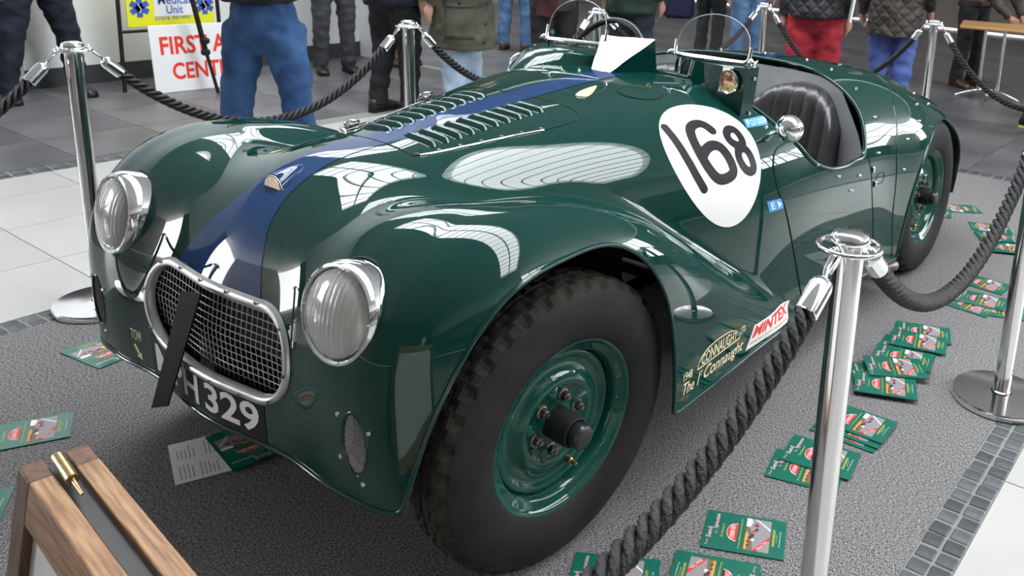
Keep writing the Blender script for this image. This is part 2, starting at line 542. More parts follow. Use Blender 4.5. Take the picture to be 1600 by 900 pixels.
# --- side vents in the nose
for s in (1, -1):
    cx, cz = VENT[0]*s, VENT[1]
    V = []; n = 40
    for i in range(n):
        a = 2*math.pi*i/n
        for e, off in ((-.001, -.006), (0, .001), (.004, .0022), (.007, -.001)):
            x, z = cx+(.032+e)*math.cos(a), cz+(.068+e)*math.sin(a)
            p = on_front(x, z, 0); V.append((p.x, p.y-off, p.z))
    vent = mesh('nose_vent', V, [(i*4+k, i*4+k+1, ((i+1) % n)*4+k+1, ((i+1) % n)*4+k) for i in range(n) for k in range(3)], PAINT, car, True)
    m = MB()
    for i in range(-24, 25):   # diagonal woven gauze
        for sg in (1, -1):
            pts = []
            for t in np.linspace(-.08, .08, 41):
                x, z = i*.0060+sg*t*.55, t
                if (x/.033)**2+(z/.069)**2 < 1: pts.append((x, z))
            if len(pts) > 1:
                P = []
                for x, z in (pts[0], pts[len(pts)//2], pts[-1]):
                    p = on_front(cx+x, cz+z, 0); P.append((p.x, p.y+.005+.0006*sg, p.z))
                m.tube(P, .0007, 4, caps=False)
    m.build('vent_gauze', mat('gauze_wire', (.30, .30, .30), .4, .8), vent)['kind'] = 'stuff'
    p = on_front(cx, cz, 0)
    MB().box((cx, p.y+.04, cz), (.08, .006, .15)).build('vent_backing', DARK, vent)
    for dx, dz in ((-.042, .055), (.041, .04), (.018, -.083), (-.041, -.04)):
        p = on_front(cx+dx, cz+dz, 0)
        MB().lathe([(.0055, 0), (.0048, .003), (0, .0042)], 10, Matrix.Rotation(math.pi/2, 3, 'X'), p).build('vent_screw', STEEL, vent, 40)

# --- headlamps
LENS = mat('headlamp_glass', (.90, .91, .87), .12, trans=.62, ior=1.4, coat=1)
N, L, b = nodes(LENS)
tc = N.new('ShaderNodeTexCoord'); wv = N.new('ShaderNodeTexWave'); wv.inputs['Scale'].default_value = 26; wv.inputs['Distortion'].default_value = .3
wv.bands_direction = 'X'
bp = N.new('ShaderNodeBump'); bp.inputs['Strength'].default_value = .30; bp.inputs['Distance'].default_value = .003
L.new(tc.outputs['Object'], wv.inputs['Vector']); L.new(wv.outputs[0], bp.inputs['Height']); L.new(bp.outputs[0], b.inputs['Normal'])
REFL = mat('lamp_reflector', (.92, .93, .92), .18, 1)
RF = Matrix.Rotation(math.pi/2, 3, 'X')        # local +z points forward (-y)
for s in (1, -1):
    cx, cz, cy = .452*s, .735, -.437
    T = Matrix.Rotation(-.20, 3, 'X') @ Matrix.Rotation(.05*s, 3, 'Z') @ RF
    C = Vector((cx, cy, cz))
    lamp = MB().lathe([(.096, -.13), (.104, -.07), (.107, -.03), (.107, -.018), (.1045, -.004), (.1005, .004), (.096, .0055), (.092, .003), (.0905, -.004)], 64, T, C).build('headlamp', CHROME, car, 40)
    MB().lathe([(.1090, -.070), (.1095, -.062), (.1065, -.058)], 64, T, C).build('rubber_gasket', BLACK, lamp, 40)
    MB().lathe([(.0905, -.004), (.0895, .0005), (.080, .010), (.062, .018), (.040, .0235), (.018, .0262), (0, .0268), (0, .0228), (.018, .0222), (.040, .0195), (.062, .014), (.080, .006), (.0885, -.004)], 48, T, C).build('lens', LENS, lamp, 40)
    MB().lathe([(.090, -.004), (.078, -.025), (.055, -.045), (.028, -.056), (.006, -.06), (0, -.06)], 48, T, C).build('reflector', REFL, lamp, 60)
    MB().lathe([(0, -.012), (.010, -.014), (.013, -.022), (.011, -.034), (.007, -.058)], 16, T, C).build('bulb', mat('bulb_glass', (.9, .9, .85), .1), lamp, 60)

# --- bonnet badge with a fairing trailing behind it
WOOD = varied('amber_badge', (.45, .16, .03), (.80, .45, .16), 30, .3, stretch=(12, 1, 1), coat=1)
p = on_top(0, -.275, 0)
m = MB()
hw, hh = .033, .031
front = [(-hw*math.cos(a), hh*math.sin(a)) for a in np.linspace(0, math.pi, 17)]
V = []; nl = 9
for k in range(nl):
    t = k/(nl-1); sc = (1-t)**.7; y = -.280+t*.085
    for x, z in front:
        q = on_top(x*sc, y+.004, -.003)
        V.append((x*sc, y+.004, q.z+z*sc))
nn = len(front)
bf = [(k*nn+i, k*nn+i+1, (k+1)*nn+i+1, (k+1)*nn+i) for k in range(nl-1) for i in range(nn-1)]
bad = mesh('badge_fairing', V, bf, BLUE, car, True)
q = on_top(0, -.28, 0)
MB().prism([(x*.94, -.2785, q.z-.003+z*.94) for x, z in front], (0, -.004, 0)).build('badge_plate', WOOD, bad)
MB().tube([(x, -.2785, q.z-.003+z) for x, z in front]+[(-hw, -.2785, q.z-.003)], .0016, 6, closed=False).build('badge_trim', CHROME, bad, 60)

# --- bonnet panel: outline gap, hinge wires, louvres, buckles
side = [(.155, .0), (.175, .09), (.22, .27), (.262, .43), (.268, .49), (.245, .525), (.20, .54)]
def smooth_poly(pts, n=60):
    P = np.array(pts, float); d = np.r_[0, np.cumsum(np.linalg.norm(np.diff(P, axis=0), axis=1))]
    t = np.linspace(0, d[-1], n)
    return np.stack([pchip(d, P[:, k])(t) for k in range(P.shape[1])], -1)
half = smooth_poly(side, 40)
ring = [(x, 0) for x in np.linspace(-.155, .155, 16)[:-1]]+[tuple(v) for v in half]+[(x, .54) for x in np.linspace(.2, -.2, 16)[1:-1]]+[(-x, y) for x, y in half[::-1]]
gap = MB().tube([on_top(x, y, .0002) for x, y in ring], .0022, 6, closed=True).build('bonnet_panel_gap', DARK, car, 60)
for s in (1, -1):
    hw_ = MB().tube([on_top(s*(x+.004), y, .002) for x, y in half[1:26]], .0026, 6).build('hinge_wire', STEEL, car, 60)
    for k in range(1, 26, 4):
        x, y = half[k]
        MB().box(on_top(s*(x-.006), y, .002), (.008, .010, .004), bev=.0015).build('hinge_clip', STEEL, hw_)
def louvre(xi, xo, y, s):
    nx, ny = 14, 8; V = []
    for i in range(nx):
        t = i/(nx-1); x = xi+(xo-xi)*t
        e = min(t, 1-t)*abs(xo-xi)
        h = .0105*min(1, (e/.014))**.5 if e > 0 else 0
        for j in range(ny):
            u = j/(ny-1)
            yy = y+.005-.019*u
            z = h*(math.sin(math.pi/2*min(1, (1-u)*1.25))**.8)
            if j == 0: z = h*.85; yy = y+.0062
            q = on_top(s*x, yy, .0006)
            V.append((q.x, q.y, q.z+z))
    Fq = [(i*ny+j, i*ny+j+1, (i+1)*ny+j+1, (i+1)*ny+j) for i in range(nx-1) for j in range(ny-1)]
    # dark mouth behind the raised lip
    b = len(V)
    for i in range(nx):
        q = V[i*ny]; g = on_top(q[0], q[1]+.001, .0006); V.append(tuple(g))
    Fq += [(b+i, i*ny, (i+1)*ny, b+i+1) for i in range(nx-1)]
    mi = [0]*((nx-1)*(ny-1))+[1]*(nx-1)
    return mesh('louvre', V, Fq, None, car, True, [PAINT, DARK], mi)
for k in range(10):
    t = k/9; y = .082+.372*t
    for s in (1, -1): louvre(.028+.034*t, .147+.030*t, y, s)
def buckle(x, y, rz):
    p = on_top(x, y, 0); n = top_n(x, y)
    R = n.to_track_quat('Z', 'Y').to_matrix() @ Matrix.Rotation(rz, 3, 'Z')
    m = MB(); 
    st = m.box(p+R @ Vector((0, 0, .004)), (.13, .026, .005), R, .002).build('bonnet_strap', mat('black_leather', (.014, .013, .013), .45), car)
    m = MB()
    loop = [p+R @ Vector((.020*math.cos(a)*(1.15 if abs(math.cos(a)) > .7 else 1), .019*math.sin(a), .016+.006*math.cos(a))) for a in np.linspace(0, 2*math.pi, 17)[:-1]]
    m.tube(loop, .0032, 6, closed=True); m.tube([loop[4], loop[12]], .0028, 6)
    m.build('buckle', CHROME, st, 60)
    MB().box(p+R @ Vector((.045, 0, .009)), (.03, .030, .008), R, .002).build('strap_keeper', CHROME, st)
buckle(-.235, .115, .2); buckle(-.30, .435, .2)
p = on_top(-.165, .03, 0)
MB().lathe([(.012, 0), (.012, .004), (.009, .009), (.004, .012), (0, .0125)], 16, None, p).build('bonnet_button', CHROME, car, 50)

# --- teardrop bleed, round hatch
def teardrop():
    V = []; n, mm = 24, 8
    a0 = Vector((.155, .635)); a1 = Vector((.105, .775)); ax = (a1-a0); Ln = ax.length; ax.normalize(); nr = Vector((-ax.y, ax.x))
    for i in range(n+1):
        t = i/n; w = .026*math.sqrt(max(0, math.sin(math.pi*min(1, t**.62))))*(1-t*.55) if 0 < t < 1 else 0
        for j in range(mm+1):
            u = j/mm*2-1
            c = a0+ax*(t*Ln)+nr*(u*w)
            q = on_top(c.x, c.y, 0)
            V.append((q.x, q.y, q.z+.001+.010*math.sqrt(max(0, 1-u*u))*(w/.026)))
    return mesh('teardrop_vent', V, [(i*(mm+1)+j, i*(mm+1)+j+1, (i+1)*(mm+1)+j+1, (i+1)*(mm+1)+j) for i in range(n) for j in range(mm)], varied('cream_brass', (.70, .58, .30), (.85, .76, .52), 20, .3, coat=.6), car, True)
teardrop()
hc = (.242, .826)
hatch = MB().tube([on_top(hc[0]+.077*math.cos(a), hc[1]+.077*math.sin(a), .0002) for a in np.linspace(0, 2*math.pi, 49)[:-1]], .002, 6, closed=True).build('hatch_gap', DARK, car, 60)
m = MB()
rings = [(0, 0)]+[(r, a) for r in (.03, .055, .0745) for a in np.linspace(0, 2*math.pi, 33)[:-1]]
V = [on_top(hc[0]+r*math.cos(a), hc[1]+r*math.sin(a), .0022) for r, a in rings]
Fh = [(0, 1+i, 1+(i+1) % 32) for i in range(32)]+[(1+k*32+i, 1+(k+1)*32+i, 1+(k+1)*32+(i+1) % 32, 1+k*32+(i+1) % 32) for k in range(2) for i in range(32)]
mesh('hatch_lid', V, Fh, PAINT, hatch, True)
p = on_top(.222, .90, 0)
MB().lathe([(.010, 0), (.010, .003), (.006, .004), (.006, .010), (0, .0115)], 14, None, p).build('hatch_fastener', mat('brass', (.55, .32, .16), .3, 1), hatch, 50)

# --- polished scoop on the cowl
A_, B_ = Vector((-.096, .994, 1.002)), Vector((-.004, .981, 1.002))
T1, T2 = Vector((-.18, 1.15, 1.10)), Vector((.060, 1.15, 1.112))
C1, C2 = Vector((-.18, 1.16, 1.0)), Vector((.066, 1.16, 1.0))
V = [A_, B_, T2, T1]
n_ = (B_-A_).cross(T1-A_).normalized()
if n_.y > 0: n_ = -n_
sc_ = mesh('cowl_scoop', [A_, B_, T2, T1, C1, C2], [(1, 5, 2), (0, 3, 4), (3, 2, 5, 4), (0, 4, 5, 1), (0, 1, 2, 3)], PAINT, car)
V = []
for i in range(13):
    for j in range(13):
        u, v = i/12, j/12
        q = (A_*(1-u)+B_*u)*(1-v)+(T1*(1-u)+T2*u)*v
        V.append(q+n_*(.0025+.0022*math.sin(u*5.5+v*6.5)*v*(1-v)*4))
mesh('scoop_face', V, [(i*13+j, i*13+j+1, (i+1)*13+j+1, (i+1)*13+j) for i in range(12) for j in range(12)], mat('bright_aluminium', (.88, .89, .90), .10, 1), sc_, True)

# --- screen fairings
def wall_strip(name, base, top, back, parent, m_=PAINT):
    V = list(base)+list(top)+[p+back for p in top]+[p+back for p in base]
    n = len(base)
    Fs = [(i+r*n, i+1+r*n, i+1+(r+1)*n, i+(r+1)*n) for r in range(3) for i in range(n-1)]
    Fs += [(0, n, 2*n, 3*n), (n-1, 4*n-1, 3*n-1, 2*n-1)]
    o = mesh(name, V, Fs, m_, parent)
    return autosmooth(o, 35)
basep = smooth_poly([(.085, 1.245, 1.0), (.119, 1.221, .998), (.252, 1.104, .995), (.338, 1.053, .985), (.433, 1.024, .960), (.505, 1.012, .925)], 24)
base = [Vector(v)-Vector((0, 0, .006)) for v in basep]
top = [Vector((v[0]+.010*i/23, v[1]+.01, 1.052+.033*(i/23))) for i, v in enumerate(basep)]
fair = wall_strip('screen_fairing', base, top, Vector((.012, .055, 0)), car)
for t in (.10, .78):
    q = base[-1]*(1-t)+top[-1]*t
    MB().lathe([(.006, 0), (.005, .004), (0, .0055)], 10, Matrix.Rotation(math.pi/2, 3, 'Y'), q+Vector((.012, .035, 0))).build('fairing_screw', STEEL, fair, 40)
basef = smooth_poly([(-.10, 1.10, 1.0), (-.2, 1.02, .999), (-.32, .955, .99), (-.43, .935, .966), (-.52, .98, .925)], 24)
base2 = [Vector(v)-Vector((0, 0, .006)) for v in basef]
top2 = [Vector((v[0]*.86-.02, 1.125-.03*(i/23), 1.040+.006*math.sin(i/23*3.14))) for i, v in enumerate(basef)]
mid2 = [a*.5+b*.5+Vector((0, -.02, .018)) for a, b in zip(base2, top2)]
V = base2+mid2+top2+[p+Vector((0, .05, 0)) for p in top2]+[p+Vector((0, .12, 0)) for p in base2]
n = 24
autosmooth(mesh('driver_fairing', V, [(i+r*n, i+1+r*n, i+1+(r+1)*n, i+(r+1)*n) for r in range(4) for i in range(n-1)]+[(0, n, 2*n, 3*n, 4*n), (n-1, 5*n-1, 4*n-1, 3*n-1, 2*n-1)], PAINT, car), 40)

# --- perspex aero screens in chrome cradles
def aeroscreen(a, b, h, name='aero_screen'):
    a, b = Vector(a), Vector(b); ax = (b-a); w = ax.length; ax.normalize(); up = Vector((0, .22, 1)).normalized(); nrm = ax.cross(up).normalized()
    def at(u, v): return a+ax*(u*w)+up*(v*h)
    out = [(.02, 0), (.98, 0)]+[(.5+.485*math.cos(t), .38+.62*math.sin(t)) for t in np.linspace(-.12, math.pi+.12, 30)]
    gl = MB().prism([at(u, v)-nrm*.002 for u, v in out], nrm*.004).build(name, GLASS, car)
    MB().tube([at(u, v) for u, v in out[2:]], .0017, 6).build('screen_edge', mat('pale_edge', (.62, .70, .70), .15, trans=.5), gl, 60)
    m = MB()
    cr_ = [at(-.012, .34), at(-.012, .12), at(.0, .03), at(.04, -.02), at(.96, -.02), at(1.0, .03), at(1.012, .12), at(1.012, .34)]
    m.tube(cr_, [.006, .007, .008, .009, .009, .008, .007, .006], 8)
    m.build('screen_cradle', CHROME, gl, 50)
    for u in (-.012, 1.012):
        m = MB(); q = at(u, .02); s = -1 if u < .5 else 1
        m.lathe([(.009, 0), (.011, .006), (.011, .012), (.006, .014), (.006, .022), (0, .024)], 12, Matrix.Rotation(s*math.pi/2, 3, 'Y'), q)
        m.box(q+Vector((s*.024, 0, 0)), (.006, .034, .010), Matrix.Rotation(.5, 3, 'X'), .003)
        m.build('wing_nut', CHROME, gl, 40)
    return gl
aeroscreen((.140, 1.165, 1.075), (.468, 1.105, 1.088), .148)
aeroscreen((-.430, 1.125, 1.066), (-.150, 1.125, 1.074), .155)
MB().tube([(-.425, 1.13, .95), (-.425, 1.13, 1.06)], .008, 8).build('screen_post', PAINT, car, 60)
p0 = Vector((-.40, 1.122, 1.092))
MB().lathe([(.010, 0), (.010, .0008), (0, .0009)], 20, RF, p0).build('green_sticker', mat('green_sticker', (.01, .28, .12), .4), car)

# --- tax disc holder on the fairing
tg_ = (base[23]-base[16]); nrm = Vector((tg_.y, -tg_.x, 0)).normalized()
if nrm.y > 0: nrm = -nrm
q = base[20]*.36+top[20]*.64+nrm*.004; RT = nrm.to_track_quat('Z', 'Y').to_matrix()
tax = MB().lathe([(.041, 0), (.041, .006), (.038, .009), (.034, .008), (.033, .003)], 40, RT, q).build('tax_disc_holder', CHROME, car, 40)
TAXM = mat('tax_paper', (.55, .36, .10), .5)
N, L, b = nodes(TAXM); tc = N.new('ShaderNodeTexCoord'); nz = N.new('ShaderNodeTexNoise'); nz.inputs['Scale'].default_value = 60
rp = N.new('ShaderNodeValToRGB'); rp.color_ramp.elements[0].color = (.42, .07, .03, 1); rp.color_ramp.elements[1].color = (.70, .58, .20, 1); rp.color_ramp.elements[0].position = .42; rp.color_ramp.elements[1].position = .55
L.new(tc.outputs['Object'], nz.inputs['Vector']); L.new(nz.outputs[0], rp.inputs[0]); L.new(rp.outputs[0], b.inputs['Base Color'])
MB().lathe([(.034, .003), (0, .003)], 32, RT, q).build('tax_disc', TAXM, tax)
def flat_text(name, txt, w, h, c, ex, ey, m_, parent, off=0, **k):
    V, Fc = fit_text(txt, w, h, **k); ex, ey, c = Vector(ex).normalized(), Vector(ey).normalized(), Vector(c)
    n = ex.cross(ey)
    return mesh(name, [c+ex*v[0]+ey*v[1]+n*off for v in V], Fc, m_, parent)
ex = Vector((0, 0, 1)).cross(nrm)
flat_text('tax_disc_date', '05', .028, .015, q+Vector((0, 0, .013)), ex, (0, 0, 1), INK, tax, .0036, bold=.02)
MB().box(q+nrm*.0034+Vector((0, 0, -.004)), (.040, .0004, .007), Matrix.Rotation(math.atan2(ex.y, ex.x), 3, 'Z')).build('tax_disc_strip', mat('pale_paper', (.8, .75, .6), .5), tax)

# --- mirrors
def wing_mirror(c, d, foot):
    c, d = Vector(c), Vector(d).normalized(); R = d.to_track_quat('Z', 'Y').to_matrix()
    o = MB().lathe([(.0, .040), (.011, .038), (.024, .031), (.037, .017), (.0445, .002), (.0465, -.006), (.044, -.009), (0, -.009)], 32, R, c).build('wing_mirror', CHROME, car, 60)
    f = Vector(foot)
    b0 = c+d*.012+Vector((0, 0, -.012))
    MB().tube([f, f*.7+b0*.3+Vector((0, 0, .014)), f*.3+b0*.7+Vector((0, 0, .010)), b0+d*.02], [.010, .007, .0065, .008], 10).build('mirror_arm', CHROME, o, 60)
    return o
wing_mirror((.668, 1.045, .910), (.25, -.95, .05), on_side(1.045, .862, .004))
wing_mirror((-.575, 1.12, .945), (-.2, -.97, .05), (-.56, 1.05, .885))

# --- seams and studs
def groove(name, pts, r=.0022, m_=DARK):
    P = smooth_poly(pts, 40)
    Q = []
    for v in P:
        h = BVH_BODY.find_nearest(Vector(v)); Q.append(h[0])
    return MB().tube(Q, r, 6).build(name, m_, car, 60)
groove('door_gap', [(.607, 1.15, .838), (.61, 1.086, .829), (.615, 1.058, .816), (.635, 1.028, .765), (.65, 1.035, .712), (.661, 1.064, .659), (.67, 1.10, .574), (.675, 1.15, .464), (.677, 1.216, .319), (.68, 1.26, .23)], .0032)
groove('door_gap', [(.673, 1.70, .70), (.691, 1.715, .663), (.702, 1.735, .557), (.706, 1.776, .417), (.707, 1.815, .23)], .0022)
groove('wing_seam', [(.45, 2.33, .93), (.518, 2.245, .886), (.607, 2.096, .846), (.659, 2.022, .792), (.708, 1.945, .651), (.721, 1.945, .46), (.723, 1.992, .22)], .003, PAINT)
for k, (y, z) in enumerate([(1.735, .645), (1.755, .585)]):
    MB().box(on_side(y, z, .004), (.008, .016, .026), bev=.003).build('door_hinge', STEEL, car)
MB().tube([on_side(1.80+.035*math.cos(a), .60+.022*math.sin(a), .0004) for a in np.linspace(0, 6.283, 25)[:-1]], .0016, 5, closed=True).build('flap_gap', DARK, car)
stud = None
def studs(pts):
    global stud
    for x, y, z in pts:
        h = BVH_BODY.find_nearest(Vector((x, y, z))); n = h[1]
        if n.z < 0 and abs(n.z) > .3: n = -n
        R = n.to_track_quat('Z', 'Y').to_matrix()
        if stud is None: stud = MB().lathe([(.0055, 0), (.0055, .002), (.003, .004), (.003, .006), (.0042, .008), (0, .010)], 8).build('tonneau_stud', CHROME, car, 50); o = stud
        else: o = stud.copy(); COL.objects.link(o)
        o.matrix_local = Matrix.Translation(h[0]) @ R.to_4x4()
studs([(-.06, 2.20, .95), (.159, 2.19, .95), (.339, 2.06, .945), (.513, 1.935, .91), (.629, 1.86, .82), (.69, 1.79, .70), (.66, 1.62, .64), (.655, 1.45, .67), (.64, 1.30, .735), (.60, 1.165, .86), (.57, 1.09, .90), (-.25, 2.12, .95), (-.42, 2.02, .93), (.68, 1.55, .60), (.725, 2.05, .72), (.72, 2.2, .78), (.67, 2.3, .84), (.60, 2.45, .87), (.735, 2.0, .60), (.66, 2.5, .82)])
for i in range(5): 
    o = stud.copy(); COL.objects.link(o); o.matrix_local = Matrix.Translation(on_top(-.10-.075*i, .93-.01*i, 0))

# --- cockpit
LEATHER = varied('black_seat_leather', (.022, .021, .023), (.040, .038, .041), 10, .30, bump=.12, bscale=60)
def seat(cx):
    nu, nv = 57, 22; V = []
    w = .235
    for j in range(nv):
        v = j/(nv-1)
        for i in range(nu):
            u = i/(nu-1)*2-1
            z = .42+.490*v*(1-.30*abs(u)**3.2)
            lim = 1-.10*v
            x = cx+w*u*lim
            rib = abs(math.sin((u*.5+.5)*math.pi*7))**.45
            y = 1.62+.16*v-.040*(1-u*u)*-1+.05*u*u*-1.2-.016*rib
            edge = max(0, abs(u)-.9)/.1
            y += .03*edge
            if v > .9: y += .03*((v-.9)/.1)**2
            V.append((x, y, z))
    b = len(V)
    V += [(x, max(y, 1.68)+.10*(1 if True else 0), z-.004) for x, y, z in V[:b]]
    Fs = [(j*nu+i, j*nu+i+1, (j+1)*nu+i+1, (j+1)*nu+i) for j in range(nv-1) for i in range(nu-1)]
    Fs += [(b+j*nu+i+1, b+j*nu+i, b+(j+1)*nu+i, b+(j+1)*nu+i+1) for j in range(nv-1) for i in range(nu-1)]
    rim_ = [i for i in range(nu)]+[j*nu+nu-1 for j in range(1, nv)]+[(nv-1)*nu+i for i in range(nu-2, -1, -1)]+[j*nu for j in range(nv-2, 0, -1)]
    Fs += [(rim_[k], b+rim_[k], b+rim_[(k+1) % len(rim_)], rim_[(k+1) % len(rim_)]) for k in range(len(rim_))]
    s = mesh('seat_back', V, Fs, LEATHER, car, True)
    MB().box((cx, 1.47, .40), (.44, .36, .12), bev=.03).build('seat_cushion', LEATHER, s)
    return s
seat(.315); seat(-.315)
# grey panel lining the tail of the cockpit
V = []; nu = 33
for j in range(9):
    for i in range(nu):
        u = i/(nu-1)*2-1; x = .66*u; v = j/8
        y = RIMY(abs(x))+.012-.10*(1-v)**1.3-.02
        zt = float(min(A_top(y)-.012-.10*abs(u)**3.2, .945-.235*max(0, abs(u)-.72)/.28))
        V.append((x, float(y), .34+(zt-.34)*v))
mesh('cockpit_lining', V, [(j*nu+i, j*nu+i+1, (j+1)*nu+i+1, (j+1)*nu+i) for j in range(8) for i in range(nu-1)], varied('grey_lining', (.30, .31, .32), (.40, .41, .42), 6, .45, metal=.3), car, True)
MB().box((.14, 2.055, .905), (.085, .003, .055), Matrix.Rotation(-.35, 3, 'X')).build('lining_label', mat('white_label', (.75, .76, .76), .5), car)
MB().box((0, 1.45, .315), (1.22, 1.0, .02)).build('cockpit_floor', DARK, car)
MB().box((0, 1.0, .62), (1.06, .012, .56)).build('firewall', BLACK, car)
for s in (1, -1):
    V = []
    for j in range(6):
        for i in range(20):
            y = 1.02+.86*i/19; z = .32+(min(float(SCOOP(y)), .80)-.34)*j/5
            p = on_side(y, z, -.035, s); V.append(p)
    mesh('door_lining', V, [(j*20+i, j*20+i+1, (j+1)*20+i+1, (j+1)*20+i) for j in range(5) for i in range(19)], BLACK, car, True)
RS = Matrix.Rotation(math.radians(62), 3, 'X')
sw = MB().tube([Vector((-.335, 1.36, .96))+RS @ Vector((.185*math.cos(a), .185*math.sin(a), 0)) for a in np.linspace(0, 6.2832, 41)[:-1]], .0125, 10, closed=True).build('steering_wheel', mat('wheel_black', (.012, .012, .012), .3), car, 60)
m = MB()
for a in (.5, 2.6, 4.7):
    c0 = Vector((-.335, 1.36, .96)); m.tube([c0, c0+RS @ Vector((.185*math.cos(a), .185*math.sin(a), 0))], .006, 6)
m.lathe([(.03, -.01), (.03, .01), (.02, .016), (0, .016)], 20, RS, (-.335, 1.36, .96))
m.tube([(-.335, 1.36, .96), (-.335, 1.04, .79)], .016, 8)
m.build('wheel_spokes', STEEL, sw, 50)

# --- wheels
def tyre_mesh(name, parent):
    n = 180; prof = []
    R0 = .3626; hw = .073
    half = [(.2165, .058), (.222, .063), (.235, .069), (.262, .0765), (.290, .0775), (.312, .074), (.330, .0685), (.340, .064)]
    tread = [(.3455, .061), (.352, .056), (.3565, .050), (.3585, .0475), (.3585, .0395), (.3605, .0385), (.3612, .0255), (.3545, .0248), (.3545, .0205), (.3620, .0198), (.3626, .0068), (.3555, .0060), (.3555, 0)]
    P = [(r, -x) for r, x in half+tread]+[(r, x) for r, x in (tread[:-1])[::-1]+half[::-1]]
    V = []; nh = len(half); nt = len(tread)
    for k in range(n):
        a = 2*math.pi*k/n; ca, sa = math.cos(a), math.sin(a)
        ph = k % 5
        for i, (r, x) in enumerate(P):
            ax = abs(x)
            rr = r
            if r > .343:
                shoulder = .040 < ax
                if shoulder and ph in (0, 1): rr -= .010 if ax < .058 else .006
                elif .019 < ax < .0386 and (k+2) % 5 == 0: rr -= .005
                elif ax < .0199 and k % 5 == 1 and r > .356: rr -= .005
            V.append((rr*ca, rr*sa, x))
    m_ = len(P)
    Fs = [(k*m_+i, k*m_+i+1, ((k+1) % n)*m_+i+1, ((k+1) % n)*m_+i) for k in range(n) for i in range(m_-1)]
    o = mesh(name, V, Fs, None, parent, False, [RUBBER, varied('dusty_tread', (.022, .019, .016), (.038, .033, .028), 20, .8, spec=.2)], [1 if nh <= (f[0] % m_) < m_-nh-1 else 0 for f in Fs])
    autosmooth(o, 28)
    for p_ in o.data.polygons:
        c_ = p_.center
        if math.hypot(c_.x, c_.y) > .343: p_.use_smooth = False
    return o
WPAINT = mat('wheel_green_paint', (.003, .055, .040), .4, coat=1, coat_rough=.04, spec=0)
def make_wheel(front=True):
    # local z = outward
    prof = [(.196, -.075), (.186, -.055), (.184, -.02), (.190, -.012), (.204, -.008), (.2095, -.002), (.2155, .004), (.2185, .004), (.2195, -.001), (.217, -.006)]
    w = MB().lathe([(.0, -.030), (.030, -.030), (.050, -.030), (.088, -.031), (.094, -.026), (.104, -.022), (.114, -.024), (.124, -.032), (.136, -.040), (.150, -.042), (.158, -.040), (.164, -.034), (.172, -.032), (.178, -.034), (.182, -.040), (.184, -.020)]+prof[3:], 72).build('wheel', WPAINT, car, 50)
    t = tyre_mesh('tyre', w); t.location.z = -.056
    t2 = MB().lathe([(.217, -.006), (.205, -.05), (.205, -.10), (.217, -.115)], 48).build('rim_barrel', WPAINT, w, 60)
    for k in range(6):
        a = 2*math.pi*k/6+.4
        c = Vector((.068*math.cos(a), .068*math.sin(a), -.031))
        nt_ = MB().lathe([(.0165, -.001), (.0165, .003), (.0115, .005)], 20, None, c).lathe([(.0105, .004), (.0105, .016), (.0085, .019), (.006, .0195)], 6, None, c).lathe([(.0055, .018), (.0055, .024), (0, .0248)], 10, None, c).build('wheel_nut', mat('dark_steel', (.22, .19, .17), .35, 1), w, 30)
    for k in range(5):
        a = 2*math.pi*(k+.5)/5
        M3 = Matrix.Rotation(a, 3, 'Z')
        V = [M3 @ Vector(v) for v in [(.060, -.010, -.030), (.060, .010, -.030), (.098, .018, -.030), (.098, -.018, -.030), (.066, 0, -.022), (.100, 0, -.017)]]
        mesh('pressed_rib', V, [(0, 1, 4), (1, 2, 5, 4), (3, 0, 4, 5), (2, 3, 5)], WPAINT, w, True)
    ln = .046 if front else .03
    MB().lathe([(.040, -.031), (.040, ln-.03), (.038, ln-.012), (.033, ln-.010)], 32).build('hub', BLACK, w, 40)
    MB().lathe([(.030, ln-.010), (.031, ln-.006), (.031, ln+.012), (.027, ln+.018), (.018, ln+.021), (0, ln+.022)], 28).build('hub_cap', mat('worn_black', (.02, .02, .022), .28), w, 40)
    a = -1.05
    MB().lathe([(.0085, -.044), (.0085, -.026), (.006, -.024), (.0045, -.008), (0, -.007)], 12, None, (.146*math.cos(a), .146*math.sin(a), 0)).build('tyre_valve', mat('brass', (.55, .32, .16), .3, 1), w, 40)
    return w
WB, WR = 2.4907, .3626
wf = make_wheel(True); wrr = make_wheel(False)
def place_wheel(w, x, y, s, steer=0, camber=0, spin=0):
    M = Matrix.Translation((x*s, y, WR)) @ Matrix.Rotation(steer, 4, 'Z') @ Matrix.Rotation((math.pi/2 - camber)*s, 4, 'Y') @ Matrix.Rotation(spin, 4, 'Z')
    w.matrix_local = M
place_wheel(wf, .673, 0, 1, -.0715, -.053, 1.45)
c = copy_tree(wf, car); place_wheel(c, .673, 0, -1, -.0715, -.05, .3)
place_wheel(wrr, .682, WB, 1, 0, 0, .9)
c = copy_tree(wrr, car); place_wheel(c, .682, WB, -1, 0, 0, .2)

